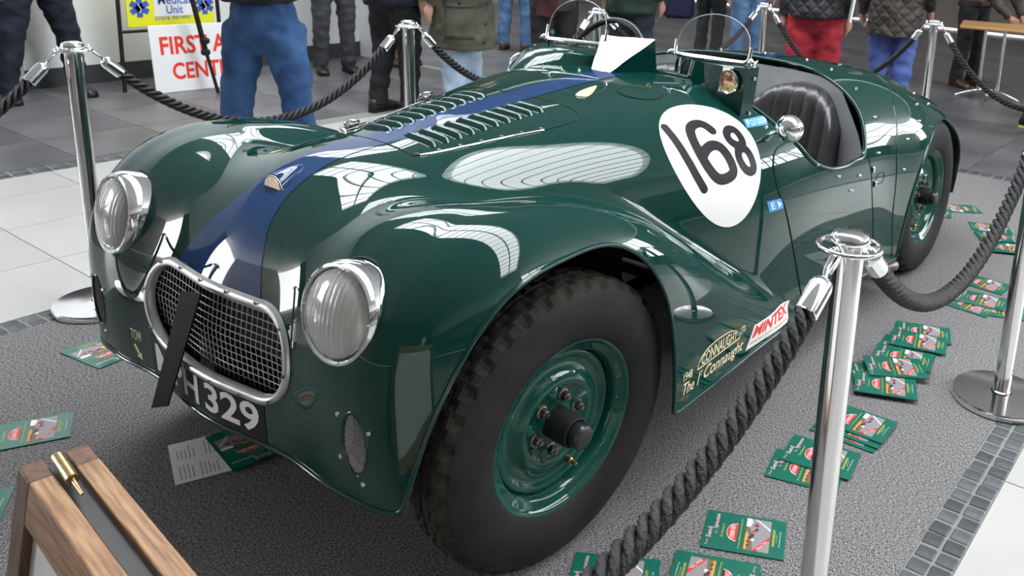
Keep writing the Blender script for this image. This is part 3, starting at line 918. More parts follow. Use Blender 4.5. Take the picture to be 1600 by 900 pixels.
# --- chassis and wheel wells
m = MB()
for s in (1, -1):
    m.box((.33*s, 1.2, .33), (.07, 3.0, .12))
m.box((0, 0, .34), (1.1, .07, .07)); m.box((0, WB, .34), (1.2, .09, .09)); m.box((0, .35, .45), (.55, .75, .5)); m.box((0, 2.5, .45), (.72, .8, .4))
m.build('chassis', DARK, car)
for s in (1, -1):
    for yc, a_, zt in ((-.035, .372, .80), (2.47, .42, .72)):
        V = []; ns = 25
        for k in range(ns):
            t = math.pi*k/(ns-1); e = 2/3.
            cy_, cz_ = math.copysign(abs(math.cos(t))**e, math.cos(t)), abs(math.sin(t))**e
            for x in (.42, .55, .63):
                yy_ = yc-a_*cy_*(1 if x < .65 else .985); zf = .40 if yy_ < -.25 else .27
                V.append((x*s, yy_, max(zf, zt*cz_*(1 if x < .65 else .98))))
        V += [(.42*s, yc, .30)]
        Fs = [(k*3+i, k*3+i+1, (k+1)*3+i+1, (k+1)*3+i) for k in range(ns-1) for i in range(2)]
        Fs += [(k*3, (k+1)*3, len(V)-1) for k in range(ns-1)]
        mesh('wheel_well', V, Fs, DARK, car, True)
for dx, dz in ((0, 0), (-.050, .026)):
    P = [(.62+dx, 1.2, .165+dz), (.62+dx, 1.8, .155+dz), (.700+dx, 2.105+dz, .143+dz)]
    ex_ = MB().tube(P, .024, 16, caps=False).build('exhaust_pipe', varied('exhaust_steel', (.10, .09, .085), (.26, .25, .24), 12, .4, metal=1), car, 60)
    MB().tube([Vector(p)*1 for p in P[1:]], .021, 16).build('exhaust_bore', DARK, ex_, 60)

# --- roundel with race number
yy = np.linspace(.50, 1.12, 170); tt = np.radians(np.linspace(22, 66, 150))
PV = np.concatenate([cast(np.array([0, y, AXZ]), np.stack([np.sin(tt), 0*tt, np.cos(tt)], -1)) for y in yy])
a_, b_ = np.meshgrid(np.arange(len(yy)-1), np.arange(len(tt)-1), indexing='ij'); qd = (a_*len(tt)+b_).ravel()
PF = np.stack([qd, qd+1, qd+len(tt)+1, qd+len(tt)], -1)
e1 = np.array([.479, .878, 0]); e2 = np.array([-.782, .427, .454]); e1 /= np.linalg.norm(e1); e2 /= np.linalg.norm(e2)
RC = np.array([.971, .326]); RR_ = .1785
def ruv(P): return np.stack([P@e1, P@e2], -1)-RC
VR, FR_ = clip(PV, PF, lambda P: RR_-np.linalg.norm(ruv(P), axis=1))
roundel = mesh('number_roundel', VR+body_n(VR)*.001, FR_, WHITE, car, True)
def polydist(U, line, closed=False):
    line = np.array(line, float)
    if closed: line = np.vstack([line, line[:1]])
    d = np.full(len(U), 9.)
    for p, q_ in zip(line[:-1], line[1:]):
        v = q_-p; t = np.clip(((U-p)@v)/max(v@v, 1e-12), 0, 1)
        d = np.minimum(d, np.linalg.norm(U-(p+t[:, None]*v), axis=1))
    return d
def digit(strokes, hw, name):
    def g(P):
        d = np.full(len(P), 9.)
        for line, closed in strokes: d = np.minimum(d, polydist(P, line, closed))
        return hw-d
    V, Fd = clip(PV, PF, g)
    mesh(name, V+body_n(V)*.002, Fd, INK, roundel, True)
def chaik(L, closed, it=2):
    L = [np.array(p, float) for p in L]
    for _ in range(it):
        o = []
        if not closed: o.append(L[0])
        for a, b in zip(L, L[1:]+(L[:1] if closed else [])): o += [a*.75+b*.25, a*.25+b*.75]
        if not closed: o.append(L[-1])
        L = o
    return L
digit([([(.428, .703, .928), (.431, .702, .926), (.478, .699, .889), (.512, .70, .851), (.543, .708, .805), (.566, .723, .762)], False)], .0135, 'figure_one')
digit([(chaik([(.503, .847, .908), (.484, .84, .922), (.471, .828, .928), (.464, .804, .928), (.468, .776, .919), (.488, .759, .899), (.517, .751, .868), (.544, .754, .832), (.566, .767, .798), (.58, .786, .779), (.589, .818, .78), (.593, .848, .792), (.58, .85, .818), (.563, .846, .845), (.543, .836, .867), (.531, .815, .874), (.528, .787, .869), (.531, .766, .856)], False), False)], .0165, 'figure_six')
digit([(chaik([(.529, .889, .895), (.522, .914, .906), (.53, .935, .903), (.548, .94, .887), (.566, .936, .867), (.569, .919, .859), (.561, .898, .864), (.545, .884, .879)], True), True),
       (chaik([(.572, .894, .849), (.572, .92, .855), (.584, .936, .844), (.601, .94, .817), (.613, .935, .79), (.611, .914, .784), (.602, .895, .796), (.586, .885, .824)], True), True)], .0145, 'figure_eight')

# --- lettering laid on the curved bodywork
def lay(name, V, Fc, f, m_, parent, L=.012):
    """flat outline (unit square coordinates) mapped through f(u, v)"""
    V, Fc = subdivide_flat(V, Fc, L)
    return mesh(name, [f(u, v) for u, v in V], Fc, m_, parent)
def quad_side(tl, tr, bl, br, off):
    def f(u, v):   # u, v in -.5 .. .5
        u, v = u+.5, v+.5
        y = (bl[0]*(1-u)+br[0]*u)*(1-v)+(tl[0]*(1-u)+tr[0]*u)*v
        z = (bl[1]*(1-u)+br[1]*u)*(1-v)+(tl[1]*(1-u)+tr[1]*u)*v
        return on_side(y, z, off)
    return f
SQ = (np.array([(-.5, -.5), (.5, -.5), (.5, .5), (-.5, .5)]), [[0, 1, 2, 3]])
def sub(c, w, h, V): return V*np.array([w, h])+np.array(c)
MQ = ((.803, .345), (1.150, .296), (.750, .282), (1.10, .245))
dec = lay('brake_sticker', *SQ, quad_side(*MQ, .001), WHITE, car, .08)
V, Fc = fit_text('MINTEX', .90, .50, bold=.035)
V[:, 0] += .035*0; lay('sticker_name', sub((.0, .17), 1, 1, V), Fc, quad_side(*MQ, .0018), RED, dec, .05)
V, Fc = fit_text('BRAKING WITH TRADITION', .90, .14); lay('sticker_motto', sub((-.01, -.29), 1, 1, V), Fc, quad_side(*MQ, .0018), mat('pale_red_print', (.62, .25, .22), .5), dec, .08)
CQ = ((.375, .415), (.745, .385), (.375, .285), (.745, .272))
cm = quad_side(*CQ, .001)
V, Fc = fit_text('Connaught', 1, 1, shear=.35, bold=.008); V = sub((.13, -.19), .66, .40, V)
leg = lay('sill_signature', V, Fc, cm, CREAM, car, .05)
V, Fc = fit_text('The 1', 1, 1, shear=.3, bold=.008); lay('sill_article', sub((-.375, -.22), .23, .27, V), Fc, cm, CREAM, leg, .05)
V, Fc = fit_text('ST', .05, .11); lay('sill_superscript', sub((-.248, -.09), 1, 1, V), Fc, cm, CREAM, leg, .05)
V, Fc = fit_text('1948', .12, .20, bold=.01); lay('sill_year', sub((-.435, .06), 1, 1, V), Fc, cm, CREAM, leg, .05)
V, Fc = fit_text('LTD.', .10, .17, bold=.01); lay('sill_suffix', sub((.44, .30), 1, 1, V), Fc, cm, CREAM, leg, .05)
# half-round maker's mark with the name filling the arch
def dome(u): return .36*math.sqrt(max(0, 1-(abs(u)/.345)**2.4))
V, Fc = fit_text('CONNAUGHT', .58, 1, bold=.012)
V, Fc = subdivide_flat(V, Fc, .03)
V = np.array([(u, .115+(v+.5)*(dome(u)*.80+.02)) for u, v in V]); V[:, 0] += .04; V[:, 1] += V[:, 0]*.10
lay('makers_name', V, Fc, cm, CREAM, leg, .05)
pts = [(u, .075+dome(u)*1.08+.02) for u in np.linspace(-.345, .345, 40)]
outl = pts+[(.345, .075), (-.345, .075)]
MB().tube([cm(u+.04, v+(u+.04)*.10) for u, v in outl], .0012, 5, closed=True).build('makers_outline', CREAM, leg)
BLU = mat('blue_sticker', (.05, .30, .62), .4)
def sticker(name, txt, Q, tw, cx, arrow):
    s = lay(name, *SQ, quad_side(*Q, .001), BLU, car, .2)
    V, Fc = fit_text(txt, tw, .62, bold=.01); lay(name+'_text', sub((cx, 0), 1, 1, V), Fc, quad_side(*Q, .0018), WHITE, s, .1)
    lay(name+'_arrow', np.array(arrow), [list(range(len(arrow)))], quad_side(*Q, .0018), WHITE, s, .1)
sticker('earth_sticker', 'E', ((.971, .684), (1.055, .679), (.982, .646), (1.062, .644)), .26, -.18, [(.18, -.34), (.40, 0), (.12, .36)])
cq = ((1.012, .920), (1.140, .918), (.997, .899), (1.112, .895))
sticker('cutout_sticker', 'CUT OUT', cq, .62, .04, [(.37, -.40), (.48, 0), (.37, .40)])
lay('lightning_mark', np.array([(-.40, .42), (-.44, -.05), (-.38, -.02), (-.42, -.42), (-.31, .12), (-.37, .08), (-.33, .42)]), [[0, 1, 2, 3, 4, 5, 6]], quad_side(*cq, .0018), WHITE, car, .2)

# number plate, TOW mark
def rect_front(x0, x1, z0, z1, off):
    return lambda u, v: on_front(x0+(x1-x0)*(u+.5), z0+(z1-z0)*(v+.5), off)
PLQ = (-.287, .207, .357, .462)
plate = lay('number_plate', *SQ, rect_front(*PLQ, .0012), mat('plate_black', (.008, .008, .009), .4, spec=.25), car, .04)
V, Fc = fit_text('MPH', .475, .70, bold=.02); lay('plate_letters', sub((-.218, 0), 1, 1, V), Fc, rect_front(*PLQ, .002), WHITE, plate, .03)
V, Fc = fit_text('329', .385, .70, bold=.022); lay('plate_digits', sub((.270, 0), 1, 1, V), Fc, rect_front(*PLQ, .002), WHITE, plate, .03)
V, Fc = fit_text('TOW', .046, .030, bold=.01); lay('tow_word', V, Fc, lambda u, v: on_front(-.352+u, .440+v, .001), CREAM, car, .01)
ar = [(-.5, .10), (.15, .10), (.10, .32), (.5, 0), (.10, -.32), (.15, -.10), (-.5, -.10)]
ca, sa = math.cos(-.95), math.sin(-.95)
lay('tow_arrow', np.array([(u*ca-v*sa, u*sa+v*ca) for u, v in ar])*.046, [list(range(7))], lambda u, v: on_front(-.352+u, .393+v, .001), CREAM, car, .01)

# flat black strip leaning across grille and plate
tops, bots = [Vector((-.055, -.478, .652)), Vector((.030, -.478, .672))], [Vector((-.205, -.50, .312)), Vector((-.124, -.50, .347))]
st = MB().prism([tops[0], tops[1], bots[1], bots[0]], (0, -.004, 0)).build('black_strip', mat('strip_black', (.006, .006, .007), .5, spec=.12))
tag(st, 'flat plain black strip hanging slantwise over the grille and number plate', 'strip')
# ------------------------------------------------------------------ rope barrier
def make_stanchion():
    r = thing('barrier_post', 'x', 'barrier post')
    MB().lathe([(.155, 0), (.161, .004), (.161, .020), (.158, .025), (.10, .029), (.034, .031)], 64).build('base', STEEL, r, 35)
    MB().lathe([(.0275, .025), (.0275, .965)], 40).build('pole', STEEL, r, 60)
    MB().lathe([(.0275, .030), (.031, .030), (.031, .036), (.0275, .038)], 40).build('collar', STEEL, r, 40)
    m = MB()
    m.tube([(.056*math.cos(a), .056*math.sin(a), .972) for a in np.linspace(0, 2*math.pi, 49)[:-1]], .0048, 8, closed=True)
    for k in range(4):
        a = math.pi/2*k+math.pi/4
        m.box((.042*math.cos(a), .042*math.sin(a), .972), (.034, .016, .006), Matrix.Rotation(a, 3, 'Z'))
    m.lathe([(.024, .962), (.033, .964), (.033, .980), (.024, .982)], 32)
    m.build('rope_ring', CHROME, r, 50)
    MB().lathe([(.028, .978), (.035, .981), (.036, .988), (.032, .996), (.020, 1.001), (0, 1.003)], 36).build('cap', CHROME, r, 50)
    return r
ROPE = varied('black_rope', (.008, .008, .009), (.016, .016, .018), 60, .55, bump=.35, bscale=300)
def make_rope(name, a, b, low, label, grp='black barrier ropes', sk=0):
    """rope hooked between two post tops; low = lowest height"""
    a, b = Vector(a), Vector(b); d = b-a; d.z = 0; dist = d.length; d.normalize()
    r = thing(name, label, 'barrier rope', (a.x, a.y, 0), 0, grp)
    o = Vector((a.x, a.y, 0))
    A, B = a+d*.055-o, b-d*.055-o
    A.z = B.z = .968
    D = A.z-low
    def path(t):
        p = A.lerp(B, t); s = 2*t-1
        p.z = A.z-D*(1-abs(s)**2.05); return p
    N_ = 400
    pts = [path(i/N_) for i in range(N_+1)]
    cum = [0]
    for i in range(N_): cum.append(cum[-1]+(pts[i+1]-pts[i]).length)
    Lt = cum[-1]
    def at(s):
        s = min(max(s, 0), Lt); i = min(np.searchsorted(cum, s), N_); i = max(i, 1)
        f = (s-cum[i-1])/max(cum[i]-cum[i-1], 1e-9); return pts[i-1].lerp(pts[i], f)
    s0, s1 = .115, Lt-.115
    n = int((s1-s0)/.0075); lat = d.cross(Vector((0, 0, 1)))
    m = MB()
    near = max(a.x, b.x) > .9 and min(a.y, b.y) < 1.6
    ns = 15 if near else 8
    n = int((s1-s0)/(.0045 if near else .008))
    for st in range(4):
        V = []
        for i in range(n+1):
            s = s0+(s1-s0)*i/n; c = at(s); t = (at(s+.003)-at(s-.003)).normalized(); nn = lat.cross(t)
            an = 2*math.pi*(s/.115)+st*math.pi/2
            o_ = lat*math.cos(an)+nn*math.sin(an); tg = nn*math.cos(an)-lat*math.sin(an)
            for k in range(ns):
                q = 2*math.pi*k/ns
                rr = .0082*(1+(.15*math.sin(3*q-s*380) if near else 0))
                V.append(c+o_*(.0122+rr*math.cos(q))+tg*rr*1.05*math.sin(q))
        m.add(V, [(i*ns+k, i*ns+(k+1) % ns, (i+1)*ns+(k+1) % ns, (i+1)*ns+k) for i in range(n) for k in range(ns)])
    m.build('rope', ROPE, r, 70)
    for s, sg in ((0, 1), (Lt, -1)):
        e = at(s+sg*.055); f = at(s+sg*.135); t = (f-e).normalized(); R3 = t.to_track_quat('Z', 'Y').to_matrix()
        cap = MB().lathe([(0, -.004), (.010, -.003), (.0185, .004), (.0215, .016), (.0215, .074), (.019, .076), (.017, .070)], 28, R3, e).build('end_cap', CHROME, r, 50)
        q0 = at(s)+Vector((0, 0, .008))-d*sg*.006
        MB().tube([e, e*.6+q0*.4+lat*.006, q0+Vector((0, 0, -.004))+lat*.007, q0+Vector((0, 0, .008)), q0+Vector((0, 0, -.002))-lat*.009, e*.75+q0*.25-lat*.004], [.0055, .0055, .005, .0045, .004, .0035], 8).build('hook', CHROME, cap, 60)
    return r
PX = [((-1.60, -.03), 'left', 'chrome barrier post standing beside the far front wing, nearest the white floor tiles'),
      ((-1.56, 1.39), 'b', 'chrome barrier post in front of the olive parka, beyond the bonnet'),
      ((-1.55, 2.80), 'c', 'chrome barrier post seen behind the driver side windscreen'),
      ((-1.25, 4.35), 'd', 'chrome barrier post beside the person in red trousers'),
      ((0.0, 4.40), 'e', 'chrome barrier post beyond the tail, right of the blue trousers'),
      ((1.316, .016), 'n', 'large chrome barrier post nearest the camera, in front of the sill'),
      ((1.326, 1.506), 'r', 'chrome barrier post with its round base at the right edge of the carpet'),
      ((-1.60, -1.46), 'f', 'chrome barrier post off to the left, holding the rope by the black boots'),
      ((1.316, -1.43), 'g', 'chrome barrier post close beside the camera, holding the nearest rope'),
      ((1.33, 4.40), 'h', 'chrome barrier post off to the right, holding the rope by the table')]
proto = make_stanchion(); POST = {}
for i, ((x, y), k, lab) in enumerate(PX):
    o = proto if i == 0 else copy_tree(proto)
    o.location = (x, y, 0); o['label'] = lab; o['group'] = 'chrome barrier posts around the car'; POST[k] = (x, y, 0)
    o.rotation_euler.z = .1*i
RP = [('n', 'g', .735, 'thick black twisted rope running from the nearest post to the lower edge'),
      ('n', 'r', .655, 'black rope sagging between the nearest post and the right post'),
      ('left', 'f', .60, 'black rope hanging in front of the black boots at far left'),
      ('left', 'b', .615, 'black rope sagging in front of the blue jeans and the first aid sign'),
      ('b', 'c', .61, 'black rope crossing the front of the olive parka'),
      ('c', 'd', .60, 'black rope seen behind the driver side windscreen and steering wheel'),
      ('d', 'e', .52, 'black rope crossing the red and blue trousers behind the tail'),
      ('e', 'h', .50, 'black rope sagging in front of the wooden cafe table')]
for a, b, low, lab in RP: make_rope('barrier_rope', POST[a], POST[b], low, lab)

# ------------------------------------------------------------------ brochures on the carpet
BG = mat('brochure_green', (.004, .125, .085), .32, coat=.4)
PINK = mat('brochure_pink', (.80, .42, .45), .45)
YEL = mat('brochure_yellow', (.72, .66, .06), .45)
PHOTO = mat('brochure_photo', (.3, .28, .26), .4)
PWHITE = mat('brochure_white', (.8, .8, .8), .45)
TAR = mat('photo_road', (.27, .25, .26), .4); GRS = mat('photo_grass', (.16, .12, .05), .5); ORG = mat('photo_orange', (.60, .28, .04), .5); CARB = mat('photo_blue', (.05, .12, .40), .5); DRK = mat('photo_dark', (.03, .03, .035), .5); RB = mat('brochure_red', (.65, .03, .03), .4)
PAGES = mat('page_edges', (.30, .42, .38), .7)
def brochure_mesh():
    """printed A5 booklet, long side local x (reading direction local -y to y turned), cover up"""
    W, H, T = .210, .148, .003
    m = MB(); mats = [BG, PINK, YEL, PWHITE, RB, TAR, GRS, ORG, CARB, DRK]
    m.mi = 0; m.box((0, 0, T/2), (W, H, T))
    def flat(pts, mi, z): m.mi = mi; m.poly([(x, y, T+z) for x, y in pts])
    def txt(s, w, h, cx, cy, mi, z, rot=math.pi/2, **k):
        V, Fc = fit_text(s, w, h, res=1, **k); c, s_ = math.cos(rot), math.sin(rot)
        m.mi = mi; m.add([(cx+x*c-y*s_, cy+x*s_+y*c, T+z) for x, y in V], Fc)
    # photograph
    flat([(.002, -.060), (.066, -.060), (.066, .064), (.002, .064)], 5, .0002)
    flat([(.002, -.060), (.024, -.060), (.020, .0), (.012, .03), (.002, .032)], 6, .0003)
    flat([(.002, .032), (.012, .03), (.018, .05), (.014, .064), (.002, .064)], 3, .0003)
    flat([(.024, .064), (.028, .064), (.066, .030), (.066, .024)], 3, .0003)
    flat([(.002, -.058), (.009, -.056), (.011, .0), (.006, .012), (.002, .0)], 7, .0004)
    rr = random.Random(3)
    for i in range(16):
        t = i/15; cx = .014+.016*t+rr.uniform(-.006, .006); cy = -.042+.088*t+rr.uniform(-.006, .006); s = .0035+.003*rr.random()
        flat([(cx-s, cy-s*.6), (cx+s*.4, cy-s), (cx+s, cy+s*.5), (cx-s*.3, cy+s)], [9, 8, 9, 4, 3, 9][i % 6], .0005+.00002*i)
    # red flash
    flat([(.024, -.060), (.036, -.060), (.066, -.012), (.066, .004)], 4, .0009)
    txt('New Title', .040, .008, .048, -.034, 3, .0011, rot=1.02)
    # title
    txt('From', .020, .007, -.092, -.052, 1, .0003); txt('Send', .042, .014, -.090, -.014+.0, 1, .0003, bold=.02)
    txt('to', .010, .007, -.073, -.010, 1, .0003); txt('Syracuse', .060, .015, -.074, .034, 1, .0003, bold=.02)
    txt('The History of', .052, .008, -.056, .0, 2, .0003)
    dm = [(-.046+.026*0+.027*(1-math.sqrt(max(0, 1-(y/.036)**2)))*1.0, y) for y in np.linspace(-.036, .036, 17)]
    flat([(-.020, -.036)]+[(x, y) for x, y in dm]+[(-.020, .036)], 3, .0003)
    flat([(-.0215, -.0335)]+[(x*.955-.001, y*.93) for x, y in dm]+[(-.0215, .0335)], 4, .0005)
    txt('CONNAUGHT', .056, .013, -.031, 0, 3, .0007, bold=.01)
    txt("The Story of Britain's Grand Prix Renaissance", .118, .006, -.010, 0, 2, .0003)
    txt('GRAHAM RABAGLIATI', .066, .007, .075, 0, 2, .0003); txt('with Peter Rogers', .030, .004, .083, 0, 2, .0003); txt('Foreword by', .060, .005, .091, 0, 3, .0003)
    o = m.build('brochure', None, None, mats=mats)
    return o.data, o
BRO, bro0 = brochure_mesh()
# centre x, y, angle (deg), layer, label
BR = [(.983, .353, 24, 0, 'green brochure lying alone on the carpet by the nearest rope'),
      (.943, 1.664, 8, 0, 'green brochure second from the back of the fanned row, mostly covered'),
      (.942, 1.829, 20, 1, 'green brochure at the far end of the fanned row of seven'),
      (.957, 1.730, 15, 2, 'green brochure overlapping the far end one of the fanned row'),
      (.961, 1.552, 13, 3, 'green brochure in the middle of the fanned row'),
      (.930, 1.400, 33, 0, 'green brochure peeking out at the left of the fanned row'),
      (.988, 1.310, 22, 3, 'green brochure at the near end of the fanned row'),
      (.969, 1.451, 32, 4, 'green brochure lying on top, next to the near end of the fanned row'),
      (1.000, .985, 2, 0, 'lowest green brochure of the stack of three behind the nearest post'),
      (1.003, 1.008, 2, 1, 'middle green brochure of the stack of three behind the nearest post'),
      (1.006, 1.035, 2, 2, 'topmost green brochure of the stack of three behind the nearest post'),
      (.984, .704, 14, 0, 'lower green brochure of the crossed pair left of the nearest post'),
      (.990, .790, 9, 1, 'upper green brochure of the crossed pair left of the nearest post'),
      (.545, 3.614, 215, 0, 'green brochure nearest the rear tyre'),
      (.440, 3.42, 200, 0, 'green brochure half hidden behind the rear tyre'),
      (.781, 3.375, 205, 0, 'farthest green brochure of the cluster behind the sagging rope'),
      (.859, 3.235, 210, 1, 'middle green brochure of the cluster behind the sagging rope'),
      (.950, 3.080, 25, 2, 'nearest green brochure of the cluster behind the sagging rope'),
      (.985, 2.529, -4, 0, 'green brochure just under the lowest loop of the sagging rope'),
      (1.003, 2.238, -6, 0, 'lower green brochure of the group left of the right post'),
      (1.030, 2.32, 6, 1, 'topmost green brochure of the group left of the right post'),
      (1.13, 2.27, 20, 0, 'green brochure hidden behind the right post'),
      (-.871, -.547, 64, 0, 'green brochure at the left edge in front of the nose'),
      (-.610, -.80, 58, 0, 'green brochure cut by the left edge beside the wooden board'),
      (-1.22, -.20, 188, 0, 'green brochure beside the far post base at the left of the nose'),
      (-.345, -.205, 170, 1, 'green brochure under the nose lying on a white sheet'),
      (1.007, .165, 203, 1, 'green brochure upside down at the lower edge, on top of its pair'),
      (1.018, .150, 201, 0, 'green brochure upside down at the lower edge, beneath its pair'),
      (.815, .025, 30, 0, 'green brochure corner at the lower edge beside the nearest rope')]
for i, (x, y, a, ly, lab) in enumerate(BR):
    o = bro0 if i == 0 else bpy.data.objects.new('brochure', BRO)
    if i: COL.objects.link(o)
    o.location = (x, y, .0012+ly*.0046); o.rotation_euler = (0, 0, math.radians(a))
    tag(o, lab, 'brochure', 'green brochures scattered on the carpet')
m = MB(); m.mi = 0; m.box((0, 0, .0006), (.21, .148, .0012))
rr = random.Random(5)
for c in range(2):
    for k in range(11):
        if rr.random() < .8:
            m.mi = 1; y0 = .055-.010*k; w = .045+.03*rr.random(); m.add([(-.09+.10*c, y0, .0014), (-.09+.10*c+w, y0, .0014), (-.09+.10*c+w, y0+.003, .0014), (-.09+.10*c, y0+.003, .0014)], [(0, 1, 2, 3)])
o = m.build('paper_sheet', None, None, mats=[PWHITE, mat('grey_print', (.35, .35, .37), .6)])
o.location = (-.385, -.31, .001); o.rotation_euler.z = math.radians(158)
tag(o, 'white printed sheet lying on the carpet under the nose', 'paper')

# ------------------------------------------------------------------ floor
CARPET = mat('grey_loop_carpet', (.12, .12, .12), .95, spec=.15)
N, L, b = nodes(CARPET)
tc = N.new('ShaderNodeTexCoord')
ck = N.new('ShaderNodeTexChecker'); ck.inputs['Scale'].default_value = 2.0
L.new(tc.outputs['Object'], ck.inputs['Vector'])
def rib(stretch):
    mp = N.new('ShaderNodeMapping'); mp.inputs['Scale'].default_value = stretch
    L.new(tc.outputs['Object'], mp.inputs[0])
    n = N.new('ShaderNodeTexNoise'); n.inputs['Scale'].default_value = 1; n.inputs['Detail'].default_value = 2; L.new(mp.outputs[0], n.inputs['Vector']); return n
n1, n2 = rib((330, 130, 130)), rib((130, 330, 130))
mx = N.new('ShaderNodeMix'); mx.data_type = 'FLOAT'
L.new(ck.outputs['Fac'], mx.inputs[0]); L.new(n1.outputs[0], mx.inputs[2]); L.new(n2.outputs[0], mx.inputs[3])
rp = N.new('ShaderNodeValToRGB'); rp.color_ramp.elements[0].position = .36; rp.color_ramp.elements[1].position = .66
rp.color_ramp.elements[0].color = (.050, .048, .049, 1); rp.color_ramp.elements[1].color = (.31, .30, .30, 1)
L.new(mx.outputs[0], rp.inputs[0]); L.new(rp.outputs[0], b.inputs['Base Color'])
bp = N.new('ShaderNodeBump'); bp.inputs['Strength'].default_value = .5; bp.inputs['Distance'].default_value = .004
L.new(mx.outputs[0], bp.inputs['Height']); L.new(bp.outputs[0], b.inputs['Normal'])
struct(MB().box((-.1225, .4725, -.02), (2.955, 7.945, .04)).build('floor', CARPET), 'grey ribbed carpet the car stands on')
GROUT = mat('grout', (.20, .20, .19), .9)
SLATE = [varied('slate_%d' % i, (.040*v, .046*v, .052*v), (.095*v, .105*v, .112*v), 9, .5, bump=.25, bscale=40) for i, v in enumerate((1, 1.35, .75))]
def band(name, x0, x1, y0, y1, label):
    return struct(MB().box(((x0+x1)/2, (y0+y1)/2, -.021), (x1-x0, y1-y0, .038)).build(name, GROUT), label)
def cobbles(parent, xs, ys, w, l, seed):
    rr = random.Random(seed); base_ = []
    for k in range(4):
        o = MB().box((0, 0, -.004), (w*(.92+.02*k), l*(.90+.02*k), .012), bev=.004).build('cobble', SLATE[k % 3], parent); base_.append(o.data); bpy.data.objects.remove(o)
    for x in xs:
        off = rr.uniform(-.01, .01)
        for y in ys:
            o = bpy.data.objects.new('cobble', base_[rr.randrange(4)]); COL.objects.link(o); o.parent = parent
            o.location = (x+rr.uniform(-.0015, .0015), y+off+rr.uniform(-.002, .002), rr.uniform(-.0015, .0005)); o.rotation_euler = (rr.uniform(-.02, .02), rr.uniform(-.02, .02), rr.uniform(-.04, .04))
c1 = band('trim_1', 1.355, 1.465, -3.5, 4.445, 'slate cobble border along the right of the carpet')
cobbles(c1, (1.383, 1.438), np.arange(-.3, 2.7, .0595), .052, .057, 1)
c2 = band('trim_2', -1.705, -1.60, -3.5, 4.445, 'slate cobble border along the left of the carpet')
cobbles(c2, (-1.627, -1.679), np.arange(-.9, .35, .0595), .050, .057, 2)
c3 = band('trim_3', -3.755, -3.60, -3.5, 4.445, 'slate cobble border between white and grey tiles')
cobbles(c3, (-3.64, -3.715), np.arange(-.1, 1.7, .095), .072, .092, 3)
c4 = band('trim_4', -9, 9, 4.445, 4.56, 'slate cobble border behind the car')
cobbles(c4, np.arange(-.1, 1.3, .078), (4.5025,), .075, .108, 4)
WT = varied('white_tile', (.40, .395, .38), (.46, .45, .435), 1.5, .30, spec=.4)
GT = varied('grey_tile', (.075, .073, .080), (.150, .146, .152), 1.6, .38, detail=6, spec=.5)
def tiled(name, label, xs, ys, m_, gap=.004):
    x0, x1, y0, y1 = xs[0], xs[-1], ys[0], ys[-1]
    par = struct(MB().box(((x0+x1)/2, (y0+y1)/2, -.022), (x1-x0, y1-y0, .036)).build(name, GROUT), label)
    cache = {}
    for a, b_ in zip(xs[:-1], xs[1:]):
        for c, d in zip(ys[:-1], ys[1:]):
            key = (round(b_-a, 3), round(d-c, 3))
            if key not in cache:
                o = MB().box((0, 0, -.004), (b_-a-gap, d-c-gap, .008)).build('tile', m_, par); cache[key] = o.data
            else:
                o = bpy.data.objects.new('tile', cache[key]); COL.objects.link(o); o.parent = par
            o.location = ((a+b_)/2, (c+d)/2, 0)
tiled('floor_white', 'pale square tiles left of the carpet', [-3.60, -3.25, -2.735, -2.22, -1.705], list(.06+.52*np.arange(-5, 9))[:-1]+[4.445], WT)
tiled('floor_white_right', 'pale square tiles right of the carpet', [1.465, 2.5, 3.5], list(1.03+1.0*np.arange(-4, 4))+[4.445], WT)
tiled('floor_grey', 'dark grey stone tiles beyond the white ones', list(np.arange(-9.755, -3.7, .6))[:-1]+[-3.755], list(1.40+.6*np.arange(-7, 6))[:-1]+[4.445], GT)
tiled('floor_grey_back', 'dark grey stone tiles behind the car', list(np.arange(-9.6, 4.9, .9)), list(4.56+.9*np.arange(0, 11)), GT)
struct(MB().box((0, 1, -.06), (30, 34, .03)).build('ground', mat('subfloor', (.22, .21, .20), .8)))

# ------------------------------------------------------------------ the hall around it
WALLM = varied('white_wall', (.80, .81, .84), (.85, .86, .88), .8, .6)
FARW = varied('brown_grey_wall', (.16, .14, .125), (.24, .21, .19), .6, .7)
struct(MB().box((-6.14, .7, 2.0), (.2, 7.4, 4.0)).build('wall_left', WALLM), 'plain white wall behind the first aid sign')
struct(MB().box((-6.03, .7, .075), (.02, 7.4, .15)).build('baseboard_left', mat('dark_skirting', (.045, .047, .052), .5)), 'dark grey skirting')
struct(MB().box((-5.93, 4.52, 2.0), (.30, .26, 4.0)).build('pillar', WALLM))
struct(MB().box((-6.00, .80, .55), (.07, 1.1, 1.1)).build('trim_5', mat('grey_unit', (.42, .43, .45), .5)), 'grey boxed unit against the wall')
struct(MB().box((-11, 5, 2.5), (.2, 22, 5)).build('wall_far', FARW))
struct(MB().box((-3.3, 14.5, 2.5), (17.4, .2, 5)).build('wall_back', FARW))
struct(MB().box((7.2, 14.5, .7), (3.6, .2, 1.4)).build('wall_back_low', FARW))
m = MB()
for x in np.arange(5.45, 8.7, 1.05): m.box((x, 14.5, 3.2), (.08, .10, 3.6))
for z in (1.45, 3.0, 4.95): m.box((7.0, 14.5, z), (3.2, .09, .10))
struct(m.build('window_4', mat('white_steelwork', (.62, .63, .64), .5)), 'tall window frame at the back right')
struct(MB().box((2.5, 11.5, 1.2), (5, .2, 2.4)).build('trim_6', mat('grey_counter', (.30, .30, .31), .6)))
CEIL = mat('ceiling_white', (.80, .81, .82), .8)
